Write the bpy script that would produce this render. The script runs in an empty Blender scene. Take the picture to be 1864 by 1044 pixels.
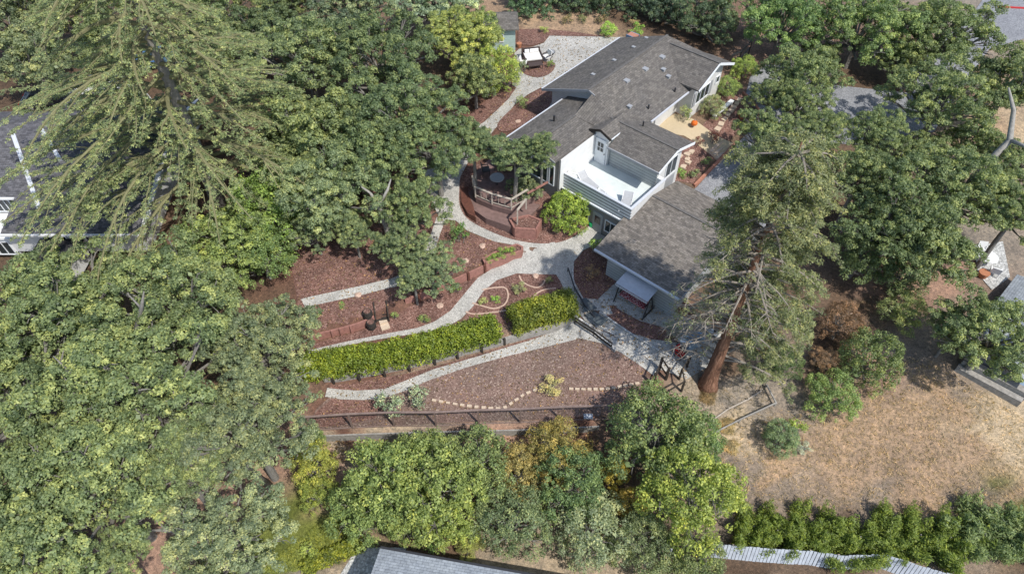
import bpy, math, random
import numpy as np
from mathutils import Vector, Matrix
from mathutils.geometry import delaunay_2d_cdt
R = math.radians
SC = bpy.context.scene
COL = SC.collection

# ---------------------------------------------------------------- camera, sky, sun
PITCH = R(48.7); CAMH = 33.0; FPX = 1243.0
cam = bpy.data.objects.new('camera', bpy.data.cameras.new('camera'))
COL.objects.link(cam)
cam.location = (0, 0, CAMH)
cam.rotation_euler = (R(90) - PITCH, 0, 0)
cam.data.sensor_width = 36.0
cam.data.lens = 36.0 * FPX / 1864.0
cam.data.clip_end = 2000
SC.camera = cam
SUN_EL, SUN_AZ = R(54), math.atan2(0.70, -0.71)      # azimuth measured clockwise from +Y
w = bpy.data.worlds.new('World'); SC.world = w; w.use_nodes = True
nt = w.node_tree
sky = nt.nodes.new('ShaderNodeTexSky'); sky.sky_type = 'NISHITA'; sky.sun_disc = False
sky.sun_elevation = SUN_EL; sky.sun_rotation = SUN_AZ; sky.altitude = 50
nt.links.new(sky.outputs[0], nt.nodes['Background'].inputs[0])
nt.nodes['Background'].inputs[1].default_value = 0.15
sd = bpy.data.lights.new('sun', 'SUN'); sd.energy = 3.7; sd.angle = R(0.6); sd.color = (1.0, 0.955, 0.89)
sun = bpy.data.objects.new('sun', sd); COL.objects.link(sun)
sdir = Vector((math.sin(SUN_AZ) * math.cos(SUN_EL), math.cos(SUN_AZ) * math.cos(SUN_EL), math.sin(SUN_EL)))
sun.rotation_euler = sdir.to_track_quat('Z', 'Y').to_euler()
sun.location = sdir * 100
SC.view_settings.view_transform = 'Standard'
SC.view_settings.look = 'None'
SC.view_settings.exposure = 0.32
SC.view_settings.gamma = 1.0

# ---------------------------------------------------------------- survey: turn a sighting into a place on the ground
_f = (0, math.cos(PITCH), -math.sin(PITCH)); _u = (0, math.sin(PITCH), math.cos(PITCH))
def un(px, py, z=0.0):
    a = (px - 932) / FPX; b = (522 - py) / FPX
    d = (a, _f[1] + b * _u[1], _f[2] + b * _u[2])
    t = (z - CAMH) / d[2]
    return (d[0] * t, d[1] * t, z)
CP = """940 100 0;1050 80 0;1120 66 0;1000 30 .4;1100 20 .5;900 210 -.3;860 270 -.8;820 320 -1.2;830 400 -1.8;900 430 -2.2;1000 450 -2.5
1090 415 -2.6;1060 540 -2.8;1100 590 -3.1;1190 600 -2.9;1180 650 -3.4;1260 640 -3.3;700 380 -1.0;550 400 -1.1;600 500 -1.7;700 510 -1.9;850 470 -2.2
560 550 -2.1;620 590 -2.6;800 560 -2.75;900 540 -2.85;600 640 -3.1;800 610 -3.15;1000 560 -3.05;650 700 -3.8;800 680 -3.8;1000 600 -3.6;1100 640 -3.6
900 700 -4.0;1100 690 -3.95;560 780 -4.4;800 765 -4.4;1100 740 -4.3;600 820 -5.0;1000 800 -5.0;700 900 -5.8;1000 900 -5.8;1000 1020 -6.3;600 1000 -6.2
300 1000 -6;200 700 -4.5;50 500 -3.2;1280 700 -4.1;1400 730 -4.5;1500 800 -4.9;1700 800 -4.6;1800 950 -5.3;1500 920 -5.6;1400 1020 -6;1750 650 -4
1330 330 -2.4;1380 200 -1.2;1450 100 -.8;1270 340 -2.45;1240 240 -.2;1300 180 -.1;1340 210 -.6;1330 110 0;1600 200 -1.5;1800 200 -1.5;1700 450 -3
1550 560 -3.8;1840 20 -.5;400 390 -1.4;100 350 -1.4;100 180 -1;300 120 -.5;600 100 0;500 50 0;750 200 -.3;1000 350 -.9;930 380 -1.8;1290 560 -3;1150 450 -2.6
1250 400 -2.6;1100 200 0;1200 120 0""".replace('\n', ';').split(';')
CPA = np.array([(un(float(a), float(b), float(c))) for a, b, c in (s.split() for s in CP)])
def _fit(P):
    n = len(P); D = np.hypot(P[:, None, 0] - P[None, :, 0], P[:, None, 1] - P[None, :, 1])
    A = np.zeros((n + 1, n + 1)); A[:n, :n] = -D + np.eye(n) * 0.25; A[:n, n] = 1; A[n, :n] = 1
    return np.linalg.solve(A, np.append(P[:, 2], 0))
WGT = _fit(CPA)
def hbase(x, y):
    x = np.asarray(x, float); y = np.asarray(y, float); s = x.shape; x = x.ravel(); y = y.ravel()
    D = np.hypot(x[:, None] - CPA[None, :, 0], y[:, None] - CPA[None, :, 1])
    return np.clip(-D @ WGT[:-1] + WGT[-1], -7, 1.5).reshape(s)
STEPS = []   # (world polyline, step height, reach)
def h(x, y):
    z = hbase(x, y); x = np.asarray(x, float); y = np.asarray(y, float)
    for pl, st, L in STEPS:
        best = np.full(x.shape, 1e9); sg = np.zeros(x.shape)
        for (ax, ay), (bx, by) in zip(pl[:-1], pl[1:]):
            dx, dy = bx - ax, by - ay; l2 = dx * dx + dy * dy
            t = np.clip(((x - ax) * dx + (y - ay) * dy) / l2, 0, 1)
            qx, qy = x - ax - t * dx, y - ay - t * dy; d = np.hypot(qx, qy)
            s = np.sign(dx * qy - dy * qx); m = d < best
            best = np.where(m, d, best); sg = np.where(m, s, sg)
        sg = np.where(best * sg > 0.2, 1.0, -1.0)
        # fade beyond the ends
        e = np.minimum(np.hypot(x - pl[0][0], y - pl[0][1]), np.hypot(x - pl[-1][0], y - pl[-1][1]))
        fade = np.clip(e / 0.8, 0, 1)
        z = z + sg * 0.5 * st * np.exp(-best / L) * fade
    return z
def hh(x, y): return float(h(np.array([x]), np.array([y]))[0])
def g(px, py, fn=None):
    z = -2.0
    for i in range(14):
        p = un(px, py, z); z = 0.3 * z + 0.7 * float((fn or h)(np.array([p[0]]), np.array([p[1]]))[0])
    p = un(px, py, z); return Vector((p[0], p[1], float((fn or h)(np.array([p[0]]), np.array([p[1]]))[0])))
def gl(pts, fn=None): return [g(a, b, fn) for a, b in pts]
def smooth(pts, k=4, closed=False):
    n = len(pts); out = []
    P = [Vector(p) for p in pts]
    rng = range(n if closed else n - 1)
    for i in rng:
        p0 = P[(i - 1) % n] if closed or i > 0 else P[0]; p1 = P[i]; p2 = P[(i + 1) % n]
        p3 = P[(i + 2) % n] if closed or i + 2 < n else P[-1]
        for j in range(k):
            t = j / k
            out.append(0.5 * ((2 * p1) + (p2 - p0) * t + (2 * p0 - 5 * p1 + 4 * p2 - p3) * t * t + (3 * p1 - p0 - 3 * p2 + p3) * t ** 3))
    if not closed: out.append(P[-1])
    return out

# ---------------------------------------------------------------- materials
def mat(name, rough=0.8, spec=0.3, metal=0.0):
    m = bpy.data.materials.new(name); m.use_nodes = True; n = m.node_tree; b = n.nodes['Principled BSDF']
    b.inputs['Roughness'].default_value = rough; b.inputs['Specular IOR Level'].default_value = spec; b.inputs['Metallic'].default_value = metal
    return m, n, b
def ramp(n, fac, stops):
    r = n.nodes.new('ShaderNodeValToRGB'); cr = r.color_ramp
    while len(cr.elements) < len(stops): cr.elements.new(0.5)
    for e, (p, c) in zip(cr.elements, stops): e.position = p; e.color = (*c, 1)
    n.links.new(fac, r.inputs[0]); return r.outputs[0]
def noise(n, vec, scale, detail=4, rough=0.6, dist=0):
    t = n.nodes.new('ShaderNodeTexNoise'); t.inputs['Scale'].default_value = scale; t.inputs['Detail'].default_value = detail
    t.inputs['Roughness'].default_value = rough; t.inputs['Distortion'].default_value = dist; n.links.new(vec, t.inputs['Vector']); return t
def coords(n, kind='Object'):
    return n.nodes.new('ShaderNodeTexCoord').outputs[kind]
def mixc(n, fac, a, b, mode='MIX'):
    m = n.nodes.new('ShaderNodeMix'); m.data_type = 'RGBA'; m.blend_type = mode
    if isinstance(fac, float): m.inputs[0].default_value = fac
    else: n.links.new(fac, m.inputs[0])
    for v, i in ((a, 6), (b, 7)):
        if isinstance(v, tuple): m.inputs[i].default_value = (*v, 1)
        else: n.links.new(v, m.inputs[i])
    return m.outputs[2]
def bump(n, b, hgt, strength=0.4, dist=0.02):
    bp = n.nodes.new('ShaderNodeBump'); bp.inputs['Strength'].default_value = strength; bp.inputs['Distance'].default_value = dist
    n.links.new(hgt, bp.inputs['Height']); n.links.new(bp.outputs[0], b.inputs['Normal'])
def m_plain(name, c, var=0.12, scale=3, rough=0.7, spec=0.3, metal=0.0, bs=0.15):
    m, n, b = mat(name, rough, spec, metal); v = coords(n)
    a = noise(n, v, scale, 6); lo = tuple(x * (1 - var) for x in c); hi = tuple(min(1, x * (1 + var)) for x in c)
    o = ramp(n, a.outputs[0], [(0.3, lo), (0.7, hi)]); n.links.new(o, b.inputs['Base Color'])
    f = noise(n, v, scale * 12, 3); bump(n, b, f.outputs[0], bs, 0.01); return m
def m_speck(name, stops, scale, big=None, bscale=0.4, rough=0.9, bs=0.6, bd=0.03, vor=True, mode='MULTIPLY'):
    m, n, b = mat(name, rough, 0.2); v = coords(n)
    if vor:
        t = n.nodes.new('ShaderNodeTexVoronoi'); t.inputs['Scale'].default_value = scale
        dn = noise(n, v, scale * 0.8, 2); mx = mixc(n, 0.08, v, dn.outputs[1]); n.links.new(mx, t.inputs['Vector'])
        sp = n.nodes.new('ShaderNodeSeparateColor'); n.links.new(t.outputs['Color'], sp.inputs[0]); fac = sp.outputs[0]; hgt = t.outputs['Distance']
    else:
        t = noise(n, v, scale, 8, 0.75); fac = t.outputs[0]; hgt = fac
    o = ramp(n, fac, stops)
    if big:
        a = noise(n, v, bscale, 6, 0.65); o2 = ramp(n, a.outputs[0], big); o = mixc(n, 1.0, o, o2, mode)
    n.links.new(o, b.inputs['Base Color']); bump(n, b, hgt, bs, bd); return m
def m_siding(name, c, pitch=0.2, dark=0.35, gap=0.12):
    m, n, b = mat(name, 0.6, 0.35); v = coords(n); s = n.nodes.new('ShaderNodeSeparateXYZ'); n.links.new(v, s.inputs[0])
    d = n.nodes.new('ShaderNodeMath'); d.operation = 'DIVIDE'; n.links.new(s.outputs[2], d.inputs[0]); d.inputs[1].default_value = pitch
    fr = n.nodes.new('ShaderNodeMath'); fr.operation = 'FRACT'; n.links.new(d.outputs[0], fr.inputs[0])
    o = ramp(n, fr.outputs[0], [(0.0, tuple(x * dark for x in c)), (gap, tuple(x * 0.92 for x in c)), (1.0, c)])
    a = noise(n, v, 2.5, 6); o2 = ramp(n, a.outputs[0], [(0.3, (0.86, 0.86, 0.86)), (0.7, (1, 1, 1))]); o = mixc(n, 1.0, o, o2, 'MULTIPLY')
    n.links.new(o, b.inputs['Base Color']); bump(n, b, fr.outputs[0], 0.7, 0.03); return m
def m_shingle(name, c, var=0.3):
    m, n, b = mat(name, 0.9, 0.25); v = coords(n, 'UV')
    br = n.nodes.new('ShaderNodeTexBrick'); n.links.new(v, br.inputs['Vector']); br.inputs['Scale'].default_value = 1.0
    br.inputs['Brick Width'].default_value = 0.32; br.inputs['Row Height'].default_value = 0.15; br.inputs['Mortar Size'].default_value = 0.008
    br.inputs['Mortar Smooth'].default_value = 0.3; br.offset = 0.5; br.inputs['Bias'].default_value = 0.0
    br.inputs['Color1'].default_value = (*[x * (1 - var) for x in c], 1); br.inputs['Color2'].default_value = (*[x * (1 + var) for x in c], 1)
    br.inputs['Mortar'].default_value = (*[x * 0.35 for x in c], 1)
    f = noise(n, v, 3.2, 8, 0.8, 0.4); o = mixc(n, 1.0, br.outputs[0], ramp(n, f.outputs[0], [(0.36, (0.74, 0.74, 0.75)), (0.62, (1.22, 1.2, 1.17))]), 'MULTIPLY')
    s = noise(n, v, 0.45, 5, 0.7); o = mixc(n, 1.0, o, ramp(n, s.outputs[0], [(0.3, (0.84, 0.84, 0.86)), (0.7, (1.1, 1.08, 1.04))]), 'MULTIPLY')
    n.links.new(o, b.inputs['Base Color']); bump(n, b, br.outputs['Fac'], 0.5, -0.02); return m
def m_leaf(name):
    m = bpy.data.materials.new(name); m.use_nodes = True; n = m.node_tree; b = n.nodes['Principled BSDF']
    b.inputs['Roughness'].default_value = 0.55; b.inputs['Specular IOR Level'].default_value = 0.45
    oi = n.nodes.new('ShaderNodeObjectInfo'); at = n.nodes.new('ShaderNodeAttribute'); at.attribute_name = 'tint'; at.attribute_type = 'GEOMETRY'
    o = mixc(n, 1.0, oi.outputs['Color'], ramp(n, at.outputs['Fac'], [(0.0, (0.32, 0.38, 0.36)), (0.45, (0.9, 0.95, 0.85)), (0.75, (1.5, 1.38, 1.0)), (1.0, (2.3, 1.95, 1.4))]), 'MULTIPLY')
    n.links.new(o, b.inputs['Base Color'])
    tr = n.nodes.new('ShaderNodeBsdfTranslucent'); n.links.new(mixc(n, 1.0, o, (1.1, 1.3, 0.5), 'MULTIPLY'), tr.inputs[0])
    mx = n.nodes.new('ShaderNodeMixShader'); mx.inputs[0].default_value = 0.28
    n.links.new(b.outputs[0], mx.inputs[1]); n.links.new(tr.outputs[0], mx.inputs[2]); n.links.new(mx.outputs[0], n.nodes['Material Output'].inputs[0])
    return m
M = {}
M['leaf'] = m_leaf('foliage')
M['shingle'] = m_shingle('roof_shingle', (0.140, 0.131, 0.120), 0.2)
M['shingle_garage'] = m_shingle('garage_shingle', (0.185, 0.168, 0.148))
M['shingle_dark'] = m_shingle('dark_shingle', (0.115, 0.115, 0.125))
M['shingle_blue'] = m_shingle('pale_shingle', (0.30, 0.335, 0.37), 0.12)
M['white'] = m_plain('white_paint', (0.70, 0.70, 0.69), 0.06, 2)
M['white_siding'] = m_siding('white_siding', (0.78, 0.78, 0.76), 0.18, 0.6, 0.1)
M['grey_siding'] = m_siding('grey_siding', (0.26, 0.25, 0.24), 0.2, 0.45)
M['shade_siding'] = m_siding('shade_toned_siding', (0.46, 0.48, 0.47), 0.25, 0.3, 0.25)  # pale siding darkened: eave and tree shade put into the colour
M['band_siding'] = m_siding('board_siding', (0.84, 0.86, 0.86), 0.27, 0.06, 0.55)
M['trim'] = m_plain('trim_white', (0.72, 0.74, 0.75), 0.05, 4)
M['trim_grey'] = m_plain('trim_grey', (0.30, 0.31, 0.32), 0.08, 4)
M['gutter'] = m_plain('gutter', (0.55, 0.57, 0.6), 0.06, 4, 0.4, 0.5)
M['terrace'] = m_speck('terrace_membrane', [(0.2, (0.60, 0.65, 0.63)), (0.8, (0.74, 0.78, 0.76))], 1.6, [(0.3, (0.80, 0.84, 0.84)), (0.7, (1, 1, 1))], 0.7, 0.6, 0.1, 0.01, False)
M['porch'] = m_speck('porch_concrete', [(0.2, (0.42, 0.34, 0.22)), (0.8, (0.52, 0.43, 0.29))], 4, None, vor=False, bs=0.2)
def m_glass(name, c=(0.02, 0.03, 0.035)):
    m, n, b = mat(name, 0.08, 0.7); b.inputs['Base Color'].default_value = (*c, 1); return m
M['glass'] = m_glass('window_glass')
M['paving'] = m_speck('exposed_aggregate', [(0.0, (0.27, 0.265, 0.245)), (0.3, (0.38, 0.37, 0.345)), (0.7, (0.46, 0.45, 0.42)), (1.0, (0.60, 0.585, 0.545))], 22, [(0.3, (0.76, 0.755, 0.74)), (0.62, (1.05, 1.04, 1.02))], 0.7)
M['mulch'] = m_speck('red_bark_mulch', [(0.0, (0.075, 0.042, 0.034)), (0.45, (0.158, 0.084, 0.066)), (0.85, (0.235, 0.135, 0.108)), (1.0, (0.34, 0.23, 0.19))], 19, [(0.3, (0.70, 0.72, 0.74)), (0.68, (1.25, 1.22, 1.2))], 0.9, bs=0.7, bd=0.02)
M['mulch_old'] = m_speck('faded_bark_mulch', [(0.0, (0.12, 0.078, 0.064)), (0.5, (0.195, 0.13, 0.106)), (0.9, (0.25, 0.175, 0.145)), (1.0, (0.42, 0.33, 0.27))], 17, [(0.3, (0.78, 0.84, 0.84)), (0.55, (1.0, 0.98, 0.97)), (0.72, (1.22, 1.14, 1.12))], 0.35, bs=0.7, bd=0.02)
M['asphalt'] = m_speck('asphalt', [(0.1, (0.19, 0.195, 0.205)), (0.9, (0.29, 0.295, 0.305))], 12, [(0.3, (0.8, 0.8, 0.82)), (0.7, (1.1, 1.1, 1.1))], 0.5)
M['gravel'] = m_speck('light_gravel', [(0.0, (0.25, 0.25, 0.24)), (0.6, (0.42, 0.42, 0.40)), (1.0, (0.6, 0.6, 0.58))], 12)
M['redwood_wall'] = m_plain('red_timber', (0.31, 0.155, 0.125), 0.25, 5, 0.75, 0.25)
M['redwood_dark'] = m_plain('dark_red_timber', (0.12, 0.05, 0.035), 0.3, 5, 0.75, 0.25)
M['deck'] = m_plain('deck_boards', (0.19, 0.125, 0.112), 0.25, 3, 0.8, 0.2)
M['grey_wood'] = m_plain('weathered_timber', (0.30, 0.285, 0.26), 0.3, 5, 0.85, 0.2)
M['pale_wood'] = m_plain('pale_rail_timber', (0.42, 0.37, 0.31), 0.2, 5, 0.85, 0.2)
M['dark_wood'] = m_plain('dark_timber', (0.045, 0.038, 0.032), 0.3, 5, 0.85, 0.2)
M['rail_brown'] = m_plain('brown_rail', (0.21, 0.155, 0.135), 0.25, 5, 0.8, 0.2)
M['stone'] = m_plain('edging_stone', (0.50, 0.36, 0.28), 0.2, 9, 0.9, 0.2)
M['brick'] = m_plain('terracotta_brick', (0.40, 0.19, 0.13), 0.25, 8, 0.9, 0.2)
M['flag'] = m_plain('pale_flagstone', (0.55, 0.44, 0.33), 0.15, 9, 0.9, 0.2)
M['bark'] = m_speck('oak_bark', [(0.2, (0.13, 0.12, 0.105)), (0.8, (0.30, 0.285, 0.26))], 5, None, vor=False, bs=1, bd=0.06)
M['bark_pale'] = m_speck('pale_oak_bark', [(0.2, (0.22, 0.21, 0.19)), (0.8, (0.44, 0.42, 0.38))], 5, None, vor=False, bs=1, bd=0.06)
M['bark_moss'] = m_speck('mossy_cedar_bark', [(0.2, (0.12, 0.12, 0.06)), (0.8, (0.26, 0.245, 0.13))], 6, None, vor=False, bs=0.8, bd=0.04)
M['bark_dead'] = m_speck('dead_twig_bark', [(0.2, (0.17, 0.145, 0.12)), (0.8, (0.36, 0.32, 0.27))], 5, None, vor=False, bs=0.8, bd=0.04)
def m_redbark():
    m, n, b = mat('redwood_bark', 0.9, 0.15); v = coords(n); mp = n.nodes.new('ShaderNodeMapping'); mp.inputs['Scale'].default_value = (5, 5, 0.5); n.links.new(v, mp.inputs[0])
    a = noise(n, mp.outputs[0], 2.2, 8, 0.7); o = ramp(n, a.outputs[0], [(0.3, (0.08, 0.045, 0.032)), (0.5, (0.23, 0.12, 0.078)), (0.7, (0.46, 0.27, 0.18))])
    n.links.new(o, b.inputs['Base Color']); bump(n, b, a.outputs[0], 1.0, 0.15); return m
M['bark_red'] = m_redbark()
M['cloth_white'] = m_plain('white_cushion', (0.72, 0.71, 0.68), 0.06, 4)
M['cloth_grey'] = m_plain('grey_sling', (0.40, 0.41, 0.42), 0.08, 6)
M['wicker'] = m_plain('brown_wicker', (0.07, 0.05, 0.045), 0.3, 20)
M['metal_dark'] = m_plain('dark_metal', (0.03, 0.03, 0.032), 0.2, 6, 0.45, 0.5)
M['canopy'] = m_plain('grey_canopy', (0.42, 0.44, 0.47), 0.1, 3)
def m_floral():
    m, n, b = mat('red_patterned_cushion', 0.8); v = coords(n); t = n.nodes.new('ShaderNodeTexVoronoi'); t.feature = 'DISTANCE_TO_EDGE'; t.inputs['Scale'].default_value = 6; n.links.new(v, t.inputs['Vector'])
    o = ramp(n, t.outputs['Distance'], [(0.04, (0.55, 0.42, 0.4)), (0.1, (0.26, 0.015, 0.03)), (0.5, (0.16, 0.01, 0.02))]); n.links.new(o, b.inputs['Base Color']); return m
M['floral'] = m_floral()
M['ridge'] = m_plain('ridge_shingle', (0.125, 0.118, 0.11), 0.25, 6, 0.9, 0.2)
M['orange'] = m_plain('pumpkin_orange', (0.65, 0.14, 0.02), 0.15, 5)
M['terracotta'] = m_plain('terracotta', (0.40, 0.17, 0.09), 0.15, 5)
M['mint'] = m_siding('mint_siding', (0.52, 0.68, 0.62), 0.2, 0.7, 0.1)
M['tin'] = m_plain('pale_fence_boards', (0.46, 0.50, 0.55), 0.15, 3, 0.6, 0.3)
M['paint_white'] = m_plain('car_white', (0.75, 0.76, 0.78), 0.02, 1, 0.25, 0.6, bs=0.0)
M['paint_dark'] = m_plain('car_dark', (0.04, 0.045, 0.055), 0.02, 1, 0.25, 0.6, bs=0.0)
M['paint_blue'] = m_plain('car_blue', (0.09, 0.20, 0.42), 0.02, 1, 0.25, 0.6, bs=0.0)
M['rubber'] = m_plain('rubber', (0.02, 0.02, 0.02), 0.1, 5)
M['rim'] = m_plain('wheel_rim', (0.4, 0.4, 0.42), 0.05, 5, 0.3, 0.5, 0.6)
M['red'] = m_plain('red_paint', (0.45, 0.03, 0.03), 0.1, 5)
M['green'] = m_plain('green_plastic', (0.03, 0.45, 0.16), 0.1, 5)
M['mat'] = m_plain('rubber_mat', (0.085, 0.10, 0.105), 0.15, 5)
M['blue'] = m_plain('blue_tarp', (0.20, 0.28, 0.38), 0.15, 4)

# ---------------------------------------------------------------- mesh helpers
def link(o, parent=None):
    COL.objects.link(o)
    if parent is not None: o.parent = parent
    return o
def tag(o, label, cat, group=None):
    o['label'] = label; o['category'] = cat
    if group: o['group'] = group
    return o
def thing(name, label, cat, loc, rz=0.0, group=None):
    o = bpy.data.objects.new(name, None); o.empty_display_size = 0.3; link(o); o.location = loc; o.rotation_euler = (0, 0, rz)
    return tag(o, label, cat, group)
class MB:
    def __init__(s): s.v = []; s.f = []; s.uv = None
    def add(s, vs, fs):
        k = len(s.v); s.v += [tuple(p) for p in vs]; s.f += [tuple(i + k for i in f) for f in fs]; return s
    def box(s, x, y, z, sx, sy, sz, rz=0.0, rx=0.0, ry=0.0):     # centre x,y ; z = bottom
        m = Matrix.Translation((x, y, z + sz / 2)) @ Matrix.Rotation(rz, 4, 'Z') @ Matrix.Rotation(ry, 4, 'Y') @ Matrix.Rotation(rx, 4, 'X')
        vs = [m @ Vector((a * sx / 2, b * sy / 2, c * sz / 2)) for a in (-1, 1) for b in (-1, 1) for c in (-1, 1)]
        return s.add(vs, [(0, 1, 3, 2), (4, 6, 7, 5), (0, 4, 5, 1), (2, 3, 7, 6), (0, 2, 6, 4), (1, 5, 7, 3)])
    def tube(s, pts, rad, n=6, cap=True):
        P = [Vector(p) for p in pts]
        if isinstance(rad, (int, float)): rad = [rad] * len(P)
        k = len(s.v)
        for i, p in enumerate(P):
            d = (P[min(i + 1, len(P) - 1)] - P[max(i - 1, 0)]).normalized()
            a = d.orthogonal().normalized() if i == 0 else (a - d * a.dot(d)).normalized()
            b = d.cross(a)
            for j in range(n):
                t = 2 * math.pi * j / n; q = p + (a * math.cos(t) + b * math.sin(t)) * rad[i]; s.v.append(tuple(q))
        for i in range(len(P) - 1):
            for j in range(n):
                s.f.append((k + i * n + j, k + i * n + (j + 1) % n, k + (i + 1) * n + (j + 1) % n, k + (i + 1) * n + j))
        if cap:
            s.f.append(tuple(k + j for j in range(n))[::-1]); s.f.append(tuple(k + (len(P) - 1) * n + j for j in range(n)))
        return s
    def bar(s, a, b, w=0.06, hgt=0.06):
        a = Vector(a); b = Vector(b); d = (b - a).normalized(); up = Vector((0, 0, 1)) if abs(d.z) < 0.95 else Vector((0, 1, 0))
        x = d.cross(up).normalized(); y = x.cross(d)
        vs = [p + x * (i * w / 2) + y * (j * hgt / 2) for p in (a, b) for i, j in ((-1, -1), (1, -1), (1, 1), (-1, 1))]
        return s.add(vs, [(3, 2, 1, 0), (4, 5, 6, 7), (0, 1, 5, 4), (1, 2, 6, 5), (2, 3, 7, 6), (3, 0, 4, 7)])
    def prism(s, poly, z0, z1):
        n = len(poly); ar = sum(poly[i][0] * poly[(i + 1) % n][1] - poly[(i + 1) % n][0] * poly[i][1] for i in range(n))
        if ar < 0: poly = poly[::-1]
        f0 = z0 if callable(z0) else (lambda x, y: z0); f1 = z1 if callable(z1) else (lambda x, y: z1)
        vs = [(p[0], p[1], f0(p[0], p[1])) for p in poly] + [(p[0], p[1], f1(p[0], p[1])) for p in poly]
        return s.add(vs, [tuple(range(n))[::-1], tuple(range(n, 2 * n))] + [(i, (i + 1) % n, n + (i + 1) % n, n + i) for i in range(n)])
    def ball(s, c, r, n=8, m=6, sq=1.0, jit=0.0, rnd=None):
        k = []; c = Vector(c)
        vs = [c + Vector((0, 0, r * sq))]
        for i in range(1, m):
            for j in range(n):
                t = math.pi * i / m; q = 2 * math.pi * j / n; rr = r * (1 + (rnd.uniform(-jit, jit) if rnd else 0))
                vs.append(c + Vector((math.sin(t) * math.cos(q) * rr, math.sin(t) * math.sin(q) * rr, math.cos(t) * rr * sq)))
        vs.append(c - Vector((0, 0, r * sq))); L = len(vs) - 1
        fs = [(0, 1 + j, 1 + (j + 1) % n) for j in range(n)]
        for i in range(m - 2):
            for j in range(n): fs.append((1 + i * n + j, 1 + (i + 1) * n + j, 1 + (i + 1) * n + (j + 1) % n, 1 + i * n + (j + 1) % n))
        fs += [(L, 1 + (m - 2) * n + (j + 1) % n, 1 + (m - 2) * n + j) for j in range(n)]
        return s.add(vs, fs)
    def build(s, name, m, parent=None, loc=None, bevel=0.0, smooth=False):
        me = bpy.data.meshes.new(name); me.from_pydata(s.v, [], s.f); me.update()
        if s.uv:
            l = me.uv_layers.new(name='UVMap'); i = 0
            for pl in me.polygons:
                for li in pl.loop_indices: l.data[li].uv = s.uv(me.vertices[me.loops[li].vertex_index].co)
        me.materials.append(m)
        if smooth: me.polygons.foreach_set('use_smooth', [True] * len(me.polygons))
        o = bpy.data.objects.new(name, me); link(o, parent)
        if loc is not None: o.location = loc
        if bevel:
            b = o.modifiers.new('bevel', 'BEVEL'); b.width = bevel; b.segments = 2; b.limit_method = 'ANGLE'
        return o
def struct(o): o['kind'] = 'structure'; return o
def roof(name, poly, plane, th, m, parent, uv):
    mb = MB(); mb.prism(poly, lambda x, y: plane(x, y) - th, plane); mb.uv = uv
    return mb.build(name, m, parent)

# ---------------------------------------------------------------- retaining steps in the terrain
def wpoly(px, k=3): return smooth(gl(px, hbase), k)
W_HEDGE = wpoly([(590, 694), (660, 682), (760, 662), (860, 638), (950, 614), (1045, 586)])
W_RED_A = wpoly([(548, 622), (600, 609), (650, 596), (682, 582)])
W_RED_B = wpoly([(738, 552), (800, 527), (860, 500), (900, 482), (936, 469)])
W_FENCE = wpoly([(530, 800), (640, 795), (800, 790), (960, 786), (1090, 780)])
for wl, st, L in ((W_HEDGE, 0.5, 2.0), (W_RED_A, 0.55, 1.6), (W_RED_B, 0.55, 1.6), (W_FENCE, 0.6, 2.0)):
    STEPS.append(([(p.x, p.y) for p in wl], st, L))

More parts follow.
